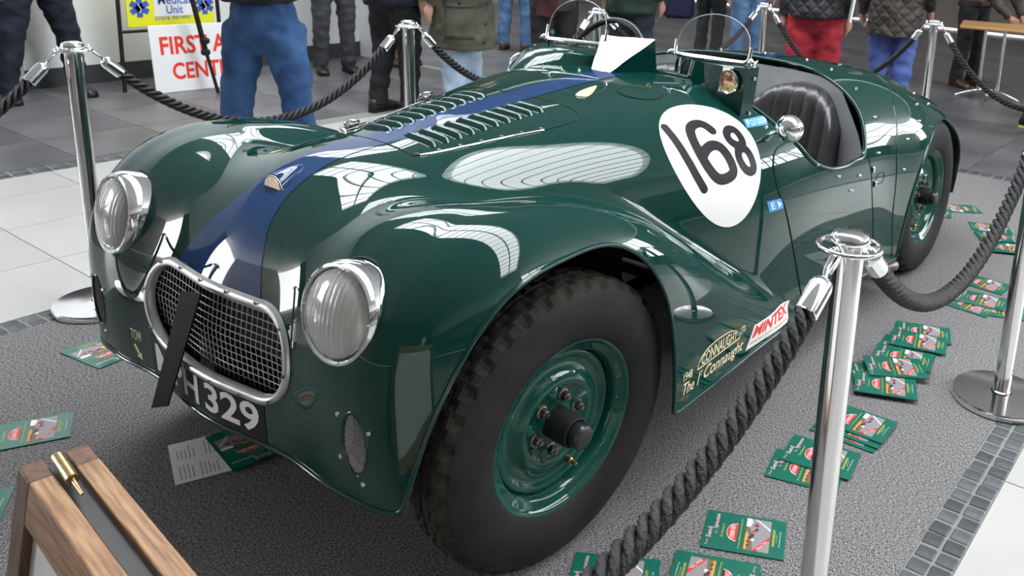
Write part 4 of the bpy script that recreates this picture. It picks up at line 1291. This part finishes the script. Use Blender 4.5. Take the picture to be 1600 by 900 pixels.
# ceiling with a clear roof light across the car and a tinted one over the back of the hall
m = MB()
def slab(x0, x1, y0, y1, z): m.box(((x0+x1)/2, (y0+y1)/2, z), (x1-x0, y1-y0, .25))
SK1, SK2 = SKY1, SKY2
slab(-12, 9, -10, SK1[2], 5.2); slab(-12, SK1[0], SK1[2], SK1[3], 5.2); slab(SK1[1], 9, SK1[2], SK1[3], 5.2)
slab(-12, 9, SK1[3], SK2[2], 5.2); slab(-12, SK2[0], SK2[2], SK2[3], 5.2); slab(SK2[1], 9, SK2[2], SK2[3], 5.2); slab(-12, 9, SK2[3], 15, 5.2)
struct(m.build('ceiling', CEIL))
FR = mat('white_steelwork', (.62, .63, .64), .5)
def roof_light(n, S, dx, tint, label):
    m = MB()
    for x in np.arange(S[0], S[1]+.01, dx): m.box((x, (S[2]+S[3])/2, 5.12), (.035, S[3]-S[2], .07))
    for y in np.linspace(S[2], S[3], 3): m.box(((S[0]+S[1])/2, y, 5.14), (S[1]-S[0], .06, .12))
    w = struct(m.build('window_%d' % n, FR), label)
    g = bpy.data.materials.new('roof_glass_%d' % n); g.use_nodes = True; N = g.node_tree.nodes; N.clear()
    o_ = N.new('ShaderNodeOutputMaterial'); t_ = N.new('ShaderNodeBsdfTransparent'); t_.inputs[0].default_value = (*tint, 1); g.node_tree.links.new(t_.outputs[0], o_.inputs[0])
    xs = list(np.arange(S[0], S[1]+.01, dx*2))
    for x0, x1 in zip(xs[:-1], xs[1:]): mesh('pane', [(x0, S[2], 5.2), (x1, S[2], 5.2), (x1, S[3], 5.2), (x0, S[3], 5.2)], [(0, 1, 2, 3)], g, w)
roof_light(1, SK1, .6, (.97, .98, .98), 'clear roof light above the car')
roof_light(2, SK2, .85, (.45, .47, .47), 'tinted roof light over the back of the hall')
struct(MB().box((8.6, 2.5, 1.5), (.2, 25, 3.0)).build('wall_right', FARW))
struct(MB().box((8.6, -3.25, 4.05), (.2, 13.5, 2.1)).build('wall_right_upper', WALLM))
m = MB()
for y in np.arange(3.5, 15, 1.3): m.box((8.5, y, 4.05), (.12, .08, 2.1))
for z in (3.05, 4.05, 5.0): m.box((8.5, 9.0, z), (.10, 11, .08))
struct(m.build('window_3', FR), 'high window frame at the right')
struct(MB().box((-1.2, -9.6, 2.55), (20, .2, 5.1)).build('wall_front', FARW))

# ------------------------------------------------------------------ signs at the left
def vtext(name, txt, w, h, c, m_, parent, **k):
    """lettering on a board facing +x: reads along +y"""
    V, Fc = fit_text(txt, w, h, **k)
    return mesh(name, [(c[0], c[1]+u, c[2]+v) for u, v in V], Fc, m_, parent)
fa = thing('first_aid_sign', 'white board lettered FIRST AID CENTRE in red, standing on the grey tiles', 'sign', (-5.29, 2.365, 0))
bd = MB().box((0, 0, .265), (.012, .76, .53), bev=.003).build('board', mat('sign_white', (.82, .83, .84), .35), fa)
SR = mat('sign_red', (.80, .035, .012), .45)
vtext('first_line', 'FIRST AID', .66, .145, (.0075, 0.02, .37), SR, bd, bold=.025)
vtext('second_line', 'CENTRE', .52, .135, (.0075, .02, .165), SR, bd, bold=.025)
fa.rotation_euler = (0, -.10, -.06)
mu = thing('medical_unit_sign', 'yellow board reading Medical Unit on a black folding frame', 'sign', (-5.50, 2.25, 0))
MB().box((0, 0, .835), (.012, .68, .66), bev=.003).build('board', mat('sign_yellow', (.80, .78, .02), .4), mu)
wb = MB().box((.008, .02, .76), (.004, .31, .36)).build('white_panel', mat('sign_white', (.8, .8, .8), .35), mu)
SB = mat('sign_blue', (.04, .10, .48), .45)
vtext('first_line', 'Medical', .25, .075, (.012, .02, .712), SB, wb, bold=.01); vtext('second_line', 'Unit', .13, .065, (.012, .02, .632), SB, wb, bold=.01)
vtext('phone_line', '07816 997493', .27, .03, (.008, .0, .566), SB, mu)
for y in (-.245, .265):
    m = MB()
    for k in range(3):
        a = math.pi/3*k; c, s = math.cos(a), math.sin(a)
        m.add([(.0075, y+u*c-v*s, .655+u*s+v*c) for u, v in ((-.022, -.075), (.022, -.075), (.022, .075), (-.022, .075))], [(0, 1, 2, 3)])
    st_ = m.build('star_of_life', SB, mu)
    MB().tube([(.009, y+.012*math.sin(t*5), .615+.08*t) for t in np.linspace(0, 1, 12)], .004, 5).build('star_staff', PWHITE, st_)
for y in (-.37, .37):
    MB().tube([(-.02, y, 1.5), (-.02, y*1.08, .0)], .016, 8).build('frame_leg', BLACK, mu)
MB().tube([(-.02, -.38, .47), (-.02, .38, .47)], .012, 8).build('frame_rail', BLACK, mu)
mp_ = thing('black_stand', 'slim black telescopic stand leaning in front of the first aid sign', 'stand', (-5.08, 2.35, 0))
MB().tube([(0, 0, .0), (-.03, -.06, .35)], .013, 10).build('lower_tube', BLACK, mp_, 60)
MB().tube([(-.03, -.06, .35), (-.09, -.20, 1.3)], .019, 10).build('upper_tube', BLACK, mp_, 60)
for z, r in ((.33, .034), (.42, .036)):
    MB().lathe([(.02, -.025), (r, -.015), (r, .015), (.02, .025)], 14, None, (-.03, -.06, z)).build('clamp_collar', BLACK, mp_, 40)

# ------------------------------------------------------------------ wooden A-board close to the camera
WD1 = varied('stained_timber', (.20, .095, .042), (.42, .24, .12), 5, .55, stretch=(2.5, 40, 40), bump=.1, bscale=30)
WD2 = varied('dark_timber', (.075, .034, .016), (.16, .075, .036), 5, .55, stretch=(22, 22, 3), bump=.1, bscale=30)
ab = thing('a_board', 'brown timber folding pavement board at the lower left corner', 'pavement sign', (.662, -1.002, 0), math.radians(-6.5))
def board_frame(sg, parent):
    H, Wd = .80, .62; lean = .20
    def P(x, t, h): # t thickness offset outward, h height
        y = sg*(.012+(H-h)*math.tan(lean)+t); return (x, y, h)
    def bar(x0, x1, h0, h1, name, m_, par):
        V = [P(x, t, h) for h in (h0, h1) for t in (0, .026) for x in (x0, x1)]
        o = MB().add(V, [(0, 1, 3, 2), (4, 6, 7, 5), (0, 4, 5, 1), (2, 3, 7, 6), (0, 2, 6, 4), (1, 5, 7, 3)]).build(name, m_, par)
        md = o.modifiers.new('b', 'BEVEL'); md.width = .002; md.segments = 2
        return o
    fr = bar(.046, Wd-.046, H-.055, H, 'top_rail', WD1, parent)
    bar(0, .046, .0, H, 'stile', WD2, parent); bar(Wd-.046, Wd, .0, H, 'stile', WD2, parent)
    bar(.046, Wd-.046, .12, .175, 'bottom_rail', WD1, parent)
    V = [P(x, .010+t, h) for h in (.175, H-.055) for t in (0, .004) for x in (.046, Wd-.046)]
    MB().add(V, [(0, 1, 3, 2), (4, 6, 7, 5), (0, 4, 5, 1), (2, 3, 7, 6), (0, 2, 6, 4), (1, 5, 7, 3)]).build('white_panel', mat('panel_white', (.80, .80, .78), .4), parent)
board_frame(1, ab); board_frame(-1, ab)
MB().tube([(.02, 0, .806), (.085, -.002, .806)], .0075, 16).build('hinge_pin', varied('aged_brass', (.36, .26, .12), (.62, .50, .28), 30, .3, metal=1), ab, 50)
MB().tube([(.085, -.002, .806), (.12, -.002, .803)], [.003, .0018], 10).build('hinge_screw', mat('brass', (.55, .32, .16), .3, 1), ab, 50)
MB().box((.31, 0, .785), (.60, .018, .012)).build('hinge_strip', mat('dark_hinge', (.035, .033, .035), .5), ab)

# ------------------------------------------------------------------ cafe table and chair
tb = thing('cafe_table', 'small cafe table with light wood top and chrome double column legs', 'table', (-.40, 7.55, 0), .25)
TW = varied('light_wood', (.50, .27, .10), (.62, .36, .16), 3, .35, stretch=(1, 12, 1))
MB().box((0, 0, .715), (.66, .66, .03), bev=.008).build('table_top', TW, tb)
for s in (1, -1):
    lg = MB().tube([(s*.09, .0, .70), (s*.09, 0, .08)], .018, 12).build('leg', CHROME, tb, 60)
MB().box((0, 0, .69), (.5, .05, .015)).build('top_bracket', CHROME, tb)
for y in (-.0,):
    for s in (1, -1):
        MB().tube([(s*.30*math.cos(0)*t, s*.0+.30*t*0, .09-.085*abs(t)**1.6+.0) for t in np.linspace(0, 1, 8)], .016, 10).build('foot', CHROME, tb, 60)
        MB().tube([(0, s*.28*t, .09-.085*abs(t)**1.6) for t in np.linspace(0, 1, 8)], .016, 10).build('foot', CHROME, tb, 60)
ch = thing('cafe_chair', 'dark blue moulded chair with chrome legs behind the cafe table', 'chair', (.12, 8.55, 0), 2.6)
CB = mat('blue_plastic', (.015, .03, .12), .4)
MB().box((0, 0, .45), (.44, .42, .025), bev=.01).build('seat', CB, ch); MB().box((0, .22, .70), (.42, .03, .36), Matrix.Rotation(-.12, 3, 'X'), .012).build('backrest', CB, ch)
for sx in (1, -1):
    for sy in (1, -1): MB().tube([(sx*.19, sy*.17, .44), (sx*.21, sy*.20, 0)], .011, 8).build('leg', CHROME, ch, 60)
# ------------------------------------------------------------------ visitors
def remeshed(name, mb, vox, m_, parent, smooth=6, fold=0, fscale=9, seed=0, wrap=None):
    me = bpy.data.meshes.new('r'); me.from_pydata([tuple(v) for v in mb.V], [], mb.F); me.update()
    o = bpy.data.objects.new('r', me); COL.objects.link(o)
    r = o.modifiers.new('r', 'REMESH'); r.mode = 'VOXEL'; r.voxel_size = vox
    s = o.modifiers.new('s', 'SMOOTH'); s.factor = .5; s.iterations = smooth
    dg = bpy.context.evaluated_depsgraph_get(); dg.update()
    out = bpy.data.meshes.new_from_object(o.evaluated_get(dg)); out.name = name
    bpy.data.objects.remove(o); bpy.data.meshes.remove(me)
    n = len(out.vertices)
    if fold:
        co = np.empty(n*3); out.vertices.foreach_get('co', co); co = co.reshape(-1, 3)
        no = np.empty(n*3); out.vertices.foreach_get('normal', no); no = no.reshape(-1, 3)
        off = seed*7.3
        d = np.array([noise.noise((x*fscale+off, y*fscale, z*fscale*1.7))+.5*noise.noise((x*fscale*2.3, y*fscale*2.3+off, z*fscale*3)) for x, y, z in co])
        co += no*(d*fold)[:, None]
        out.vertices.foreach_set('co', co.ravel())
    out.polygons.foreach_set('use_smooth', [True]*len(out.polygons))
    out.materials.clear(); out.update()
    return linkobj(name, out, parent, m_)
def cap_tube(mb, P, R, n=14, flat=1.0):
    """tapered limb with rounded ends"""
    P = [Vector(p) for p in P]
    a, b = P[0]-(P[1]-P[0]).normalized()*R[0]*.6, P[-1]+(P[-1]-P[-2]).normalized()*R[-1]*.6
    mb.tube([a]+P+[b], [R[0]*.55]+list(R)+[R[-1]*.55], n)
def ellip(mb, c, r, n=16):
    V = []; m_ = 9
    prof = [(math.sin(math.pi*i/m_), -math.cos(math.pi*i/m_)) for i in range(m_+1)]
    b = MB().lathe([(max(p, 0.0), h) for p, h in prof], n)
    mb.add([(c[0]+v[0]*r[0], c[1]+v[1]*r[1], c[2]+v[2]*r[2]) for v in b.V], b.F)
SKIN = varied('skin', (.50, .27, .19), (.58, .33, .24), 6, .5)
HAIRS = [mat('grey_hair', (.25, .24, .23), .7), mat('brown_hair', (.06, .035, .02), .7)]
def shoe(name, m_, parent, x, y, rz, sole=None, L=.285):
    """shoe pointing along local -y"""
    secs = [(-.16, .022, .030, .0), (-.145, .040, .050, 0), (-.10, .049, .062, 0), (-.04, .046, .085, 0), (.02, .040, .105, 0), (.07, .038, .110, 0), (.105, .034, .095, 0), (.118, .022, .060, 0)]
    V = []; n = 14
    for yy, w, h, _ in secs:
        for k in range(n):
            a = 2*math.pi*k/n
            cx, cz = math.cos(a), math.sin(a)
            V.append((w*math.copysign(abs(cx)**.7, cx), yy, h/2+h/2*math.copysign(abs(cz)**.7, cz)+.004))
    Fs = [(i*n+k, i*n+(k+1) % n, (i+1)*n+(k+1) % n, (i+1)*n+k) for i in range(len(secs)-1) for k in range(n)]+[tuple(range(n)), tuple((len(secs)-1)*n+k for k in range(n-1, -1, -1))]
    o = MB().add(V, Fs).build(name, m_, parent, 50)
    o.location = (x, y, 0); o.rotation_euler.z = rz
    out = [(w*1.06*s, yy) for s in (1, -1) for yy, w, *_ in (secs if s == 1 else secs[::-1])]
    MB().prism([(a, b, 0) for a, b in out], (0, 0, .020)).build('sole', sole or BLACK, o)
    return o
def person(label, pos, face, trousers, jacket=None, hem=.85, shoes_=BLACK, sep=.20, stride=0, arms='down', waist=None, fold=.014, scale=1.0, flare=.0, long_=0, vox=.016, hair=0, bulk=1.0, seed=1, armp=None, shoe_sole=None, group='visitors standing around the barrier'):
    """standing visitor, local -y = facing direction; face = heading angle of that direction in world"""
    R = thing('person', label, 'person', (pos[0], pos[1], 0), face+math.pi/2, group)
    R.scale = (scale,)*3
    hx = sep/2
    lk = {}
    for s in (1, -1):
        dy = stride*s
        lk[s] = [(.092*s, 0, .90), (s*(.092*.4+hx*.6), -.02+dy*.5, .49), (hx*s, .02+dy, .10)]
    # body: one continuous figure
    b = MB()
    cap_tube(b, [(0, 0, .95), (0, .0, 1.10), (0, 0, 1.30), (0, .01, 1.42)], [.125, .12, .14, .12])
    cap_tube(b, [(-.15, .01, 1.41), (.15, .01, 1.41)], [.065, .065])
    cap_tube(b, [(0, .01, 1.42), (0, 0, 1.54)], [.058, .055])
    ellip(b, (0, -.015, 1.635), (.076, .096, .115)); ellip(b, (0, -.108, 1.615), (.014, .022, .026)); ellip(b, (0, -.06, 1.565), (.05, .05, .045))
    for s in (1, -1):
        ellip(b, (.078*s, .0, 1.625), (.012, .025, .034))
        cap_tube(b, lk[s], [.085, .055, .042])
        ap = (armp or {}).get(s) or [(.185*s, .01, 1.40), (.235*s, .03, 1.13), (.245*s, -.04, .90)]
        cap_tube(b, ap, [.050, .040, .028])
        # hand: palm, four unequal bent fingers and a thumb
        w = Vector(ap[2]); d = (w-Vector(ap[1])).normalized(); side = Vector((0, -1, 0)); side = (side-d*side.dot(d)).normalized(); inn = d.cross(side)*s
        cap_tube(b, [w+d*.02, w+d*.06+side*.004, w+d*.095], [.026, .036, .034], 10)
        for k, ln in enumerate((.070, .080, .075, .058)):
            o0 = w+d*.095+side*(.030-.020*k)
            cap_tube(b, [o0, o0+d*ln*.5+inn*.006, o0+d*ln*.95+inn*.026], [.0105, .0095, .0085], 8)
        o0 = w+d*.045+side*.030
        cap_tube(b, [o0, o0+side*.024+d*.03, o0+side*.028+d*.060+inn*.012], [.013, .011, .0095], 8)
    remeshed('body', b, vox, SKIN, R, 3)
    hb = MB(); ellip(hb, (0, .012, 1.665), (.084, .098, .098)); 
    remeshed('hair', hb, .02, HAIRS[hair], R, 3)
    for s in (1, -1):
        ellip_ = MB(); ellip(ellip_, (.031*s, -.103, 1.645), (.012, .008, .008), 10); ellip_.build('eye', mat('eye_dark', (.03, .03, .035), .2), R, 60)
    # trousers
    t = MB()
    cap_tube(t, [(0, .0, .86), (0, 0, .94), (0, 0, 1.03)], [.150*bulk, .155*bulk, .145*bulk], 18)
    cap_tube(t, [(-.06, .03, .90), (.06, .03, .90)], [.115*bulk, .115*bulk])
    for s in (1, -1):
        h, k, a = [Vector(v) for v in lk[s]]
        t.tube([h, h.lerp(k, .45), k, k.lerp(a, .55), a+Vector((0, .005, -.045))], [.108*bulk, .097*bulk, .077*bulk+flare*.3, .073+flare*.6, .070+flare], 16)
    remeshed('trousers', t, .016, trousers, R, 8, fold, 9, seed)
    shm = shoes_
    for s in (1, -1): shoe('shoe', shm, R, lk[s][2][0], lk[s][2][1]-.035, .12*s, shoe_sole)
    if jacket is not None:
        j = MB()
        hr = .185*bulk+.02*long_
        j.tube([(0, 0, hem), (0, 0, hem+.10), (0, 0, 1.10), (0, 0, 1.28), (0, .01, 1.42), (0, .01, 1.485)], [hr, hr*.99, .172*bulk, .178*bulk, .155*bulk, .075], 22)
        cap_tube(j, [(-.165, .01, 1.405), (.165, .01, 1.405)], [.075, .075])
        for s in (1, -1):
            ap = [Vector(v) for v in ((armp or {}).get(s) or [(.185*s, .01, 1.40), (.235*s, .03, 1.13), (.245*s, -.04, .90)])]
            j.tube([ap[0]+Vector((0, 0, .03)), ap[0].lerp(ap[1], .5), ap[1], ap[1].lerp(ap[2], .6), ap[2]+(ap[2]-ap[1]).normalized()*.012], [.075, .068, .060, .054, .048], 14)
        remeshed('jacket', j, .016, jacket, R, 7, fold*1.1, 8, seed+3)
    return R
def cloth(name, c1, c2, scale=7, rough=.85, bump=.3, bscale=220, **k): return varied(name, c1, c2, scale, rough, bump=bump, bscale=bscale, **k)
DENIM = cloth('blue_denim', (.012, .045, .14), (.035, .10, .24)); DENIM2 = cloth('mid_denim', (.05, .12, .24), (.10, .20, .36)); PALE = cloth('pale_denim', (.24, .33, .44), (.42, .52, .62), 4)
BLK = cloth('black_cloth', (.007, .007, .009), (.014, .014, .017)); NAVY = cloth('navy_cloth', (.006, .008, .018), (.013, .016, .032)); GREY = cloth('grey_cloth', (.030, .032, .038), (.055, .058, .066))
OLIVE = cloth('olive_cloth', (.040, .042, .028), (.070, .070, .046)); BROWNL = cloth('brown_leather', (.024, .017, .013), (.048, .034, .026), rough=.45); GREEN = cloth('dark_green_knit', (.006, .022, .014), (.012, .035, .022))
REDC = cloth('red_chino', (.25, .008, .018), (.36, .016, .030)); BLUEC = cloth('bright_blue_chino', (.065, .11, .36), (.11, .17, .46))
CAMO = cloth('camouflage', (.07, .05, .03), (.20, .15, .09), 14)
PATT = cloth('patterned_grey_blue', (.02, .035, .05), (.13, .16, .19), 22, lo=.46, hi=.54)
def quilt(name, c1, c2):
    m_ = varied(name, c1, c2, 6, .6)
    N, L, b = nodes(m_)
    tc = N.new('ShaderNodeTexCoord'); hs = []
    for sg in (1, -1):
        mp = N.new('ShaderNodeMapping'); mp.inputs['Rotation'].default_value = (0, sg*math.pi/4, sg*math.pi/4*0); L.new(tc.outputs['Object'], mp.inputs[0])
        wv = N.new('ShaderNodeTexWave'); wv.bands_direction = 'Z'; wv.inputs['Scale'].default_value = 4.5; L.new(mp.outputs[0], wv.inputs['Vector']); hs.append(wv)
    mn = N.new('ShaderNodeMath'); mn.operation = 'MINIMUM'; L.new(hs[0].outputs['Fac'], mn.inputs[0]); L.new(hs[1].outputs['Fac'], mn.inputs[1])
    pw = N.new('ShaderNodeMath'); pw.operation = 'POWER'; pw.inputs[1].default_value = .35; L.new(mn.outputs[0], pw.inputs[0])
    bp = N.new('ShaderNodeBump'); bp.inputs['Strength'].default_value = .9; bp.inputs['Distance'].default_value = .012; L.new(pw.outputs[0], bp.inputs['Height']); L.new(bp.outputs[0], b.inputs['Normal'])
    return m_
QBLK = quilt('black_quilt', (.008, .008, .011), (.016, .016, .020)); QBRN = quilt('brown_quilt', (.030, .024, .020), (.055, .045, .038))
BRSHOE = mat('brown_shoe', (.06, .028, .014), .4); DKSHOE = mat('dark_shoe', (.012, .011, .011), .4)
TOCAM = math.atan2(-.836, .549)   # heading from the far side back towards the camera
person('person in black cargo trousers and boots standing wide at the far left', (-5.62, 1.35), 0.0, NAVY, NAVY, .98, DKSHOE, sep=.46, bulk=1.12, seed=2)
person('person in blue jeans facing the car between rope and first aid sign', (-2.44, 1.19), TOCAM+.05, DENIM, BLK, 1.02, DKSHOE, sep=.40, seed=3, stride=-.02, bulk=1.03, vox=.011, armp={1: [(.20, .01, 1.40), (.29, .05, 1.18), (.17, -.16, 1.12)], -1: [(-.2, .01, 1.4), (-.28, .04, 1.18), (-.16, -.17, 1.14)]})
person('person in dark grey trousers and black shoes against the white wall', (-5.32, 3.60), -.35, GREY, BLK, .98, DKSHOE, sep=.25, seed=4)
person('person all in black standing left of the olive parka', (-3.62, 2.93), TOCAM+2.6, BLK, NAVY, .82, DKSHOE, sep=.22, seed=5, bulk=1.2, stride=.06)
person('person in camouflage trousers half hidden behind the black figure', (-5.35, 4.35), 0, CAMO, NAVY, .86, BRSHOE, sep=.2, seed=6)
parka = person('person in a long olive parka and pale jeans beyond the bonnet', (-2.97, 3.02), TOCAM-2.2, PALE, OLIVE, .57, DKSHOE, sep=.17, seed=7, flare=.035, long_=1.6, bulk=1.12, stride=.05)
person('person in mid blue jeans and brown shoes far behind the parka', (-5.40, 6.03), TOCAM+3.0, DENIM2, BLK, .98, BRSHOE, sep=.28, seed=8)
person('person in dark blue jeans at the left of the pair far behind the parka', (-6.10, 6.0), TOCAM+3.0, DENIM, BLK, .95, BRSHOE, sep=.18, seed=9)
person('person in a brown leather jacket holding a maroon booklet behind the far windscreen', (-2.98, 4.0), TOCAM+.2, BLK, BROWNL, .80, DKSHOE, sep=.2, seed=10, vox=.009, bulk=1.05, armp={1: [(.19, .01, 1.40), (.27, .0, 1.13), (.13, -.22, 1.0)], -1: [(-.19, .01, 1.40), (-.26, .01, 1.13), (-.10, -.20, .98)]})
bk = MB().box((0, 0, 0), (.15, .012, .21), bev=.002).build('booklet', mat('maroon_cover', (.06, .010, .014), .5)); bk.location = (-2.885, 3.81, .86); bk.rotation_euler = (.2, .15, TOCAM+math.pi/2+.2)
tag(bk, 'maroon booklet held by the person in the brown leather jacket', 'booklet')
person('person in a dark green sweater and navy jeans behind the cowl', (-2.62, 4.55), TOCAM+2.9, cloth('ink_denim', (.010, .014, .030), (.022, .030, .058)), GREEN, .78, DKSHOE, sep=.2, seed=11, bulk=1.15)
person('person in black trousers with a navy bag in the background', (-3.55, 7.3), TOCAM+2.7, BLK, BLK, .9, DKSHOE, sep=.2, seed=12)
bag = MB().box((0, 0, .0), (.34, .13, .36), bev=.04).tube([(-.10, 0, .17), (-.09, 0, .36), (.09, 0, .36), (.10, 0, .17)], .012, 8).build('tote_bag', cloth('navy_nylon', (.008, .012, .045), (.014, .02, .07)), None, 40)
bag.location = (-3.62, 6.75, .69); bag.rotation_euler.z = .55; tag(bag, 'navy cloth bag hanging beside the black trousers', 'bag')
person('person in mid blue jeans behind the near windscreen', (-2.72, 6.7), TOCAM+.3, DENIM2, NAVY, .95, DKSHOE, sep=.22, seed=13)
person('person dressed in black standing behind the red trousers', (-2.35, 7.75), TOCAM+2.9, BLK, BLK, .7, DKSHOE, sep=.2, seed=14, bulk=1.1)
person('person in red trousers and a black quilted jacket', (-1.07, 4.86), TOCAM+3.0, REDC, QBLK, .885, DKSHOE, sep=.24, seed=15, bulk=1.22, vox=.011)
person('person in bright blue trousers and a brown quilted jacket', (-.72, 5.62), TOCAM+2.75, BLUEC, QBRN, .73, BRSHOE, sep=.20, seed=16, bulk=1.15, long_=.6, vox=.011, armp={1: [(.19, .01, 1.40), (.27, .0, 1.12), (.29, -.12, .90)], -1: [(-.19, .01, 1.40), (-.26, .01, 1.13), (-.25, -.15, .95)]})
person('person in a dark brown jacket leaning hands on the cafe table', (-.80, 8.15), TOCAM+.55, BLK, BROWNL, .85, BRSHOE, sep=.26, seed=17, vox=.011, armp={1: [(.19, .01, 1.40), (.25, -.20, 1.12), (.16, -.48, .80)], -1: [(-.19, .01, 1.40), (-.25, -.18, 1.12), (-.02, -.46, .80)]})
person('person in black trousers and trainers with a patterned grey blue jacket', (.36, 6.25), TOCAM+.9, BLK, PATT, .86, DKSHOE, sep=.26, seed=18, stride=.07, shoe_sole=mat('yellow_sole', (.55, .62, .05), .5))
pp = MB().box((0, 0, 0), (.012, .20, .28)).build('folded_paper', PWHITE); pp.location = (-.78, 4.86, 1.02); pp.rotation_euler = (0, .1, .5)
tag(pp, 'folded white paper held beside the red trousers', 'paper')

# flapped pocket, stitched hem and dark buttons on the olive parka, on the side seen across the bonnet
jk = [c for c in parka.children if c.name.startswith('jacket')][0]
jb = BVHTree.FromPolygons([v.co for v in jk.data.vertices], [tuple(p.vertices) for p in jk.data.polygons])
la = TOCAM-parka.rotation_euler.z
ld = Vector((math.cos(la), math.sin(la), 0)); lt = Vector((-ld.y, ld.x, 0))
def on_jacket(u, z, off=.004):
    h = jb.ray_cast(ld*2+lt*u+Vector((0, 0, z)), -ld)
    return (h[0] if h[0] is not None else ld*.2+lt*u+Vector((0, 0, z)))+ld*off
def jacket_patch(name, u0, u1, z0, z1, off):
    n = 9; V = [on_jacket(u0+(u1-u0)*i/(n-1), z0+(z1-z0)*j/(n-1), off) for j in range(n) for i in range(n)]
    V += [v-ld*(off+.004) for v in V]
    Fs = [(j*n+i, j*n+i+1, (j+1)*n+i+1, (j+1)*n+i) for j in range(n-1) for i in range(n-1)]
    rim_ = [i for i in range(n)]+[j*n+n-1 for j in range(1, n)]+[(n-1)*n+i for i in range(n-2, -1, -1)]+[j*n for j in range(n-2, 0, -1)]
    Fs += [(rim_[k], n*n+rim_[k], n*n+rim_[(k+1) % len(rim_)], rim_[(k+1) % len(rim_)]) for k in range(len(rim_))]
    return mesh(name, V, Fs, OLIVE, jk, True)
jacket_patch('pocket', -.07, .13, .66, .90, .006)
jacket_patch('pocket_flap', -.08, .14, .875, .945, .011)
for u, z in ((.03, .905), (.19, .90), (.19, .76), (.185, .63)):
    MB().lathe([(.011, 0), (.011, .004), (.007, .006), (0, .006)], 12, ld.to_track_quat('Z', 'Y').to_matrix(), on_jacket(u, z, .012 if u < .1 else .003)).build('button', DKSHOE, jk, 50)
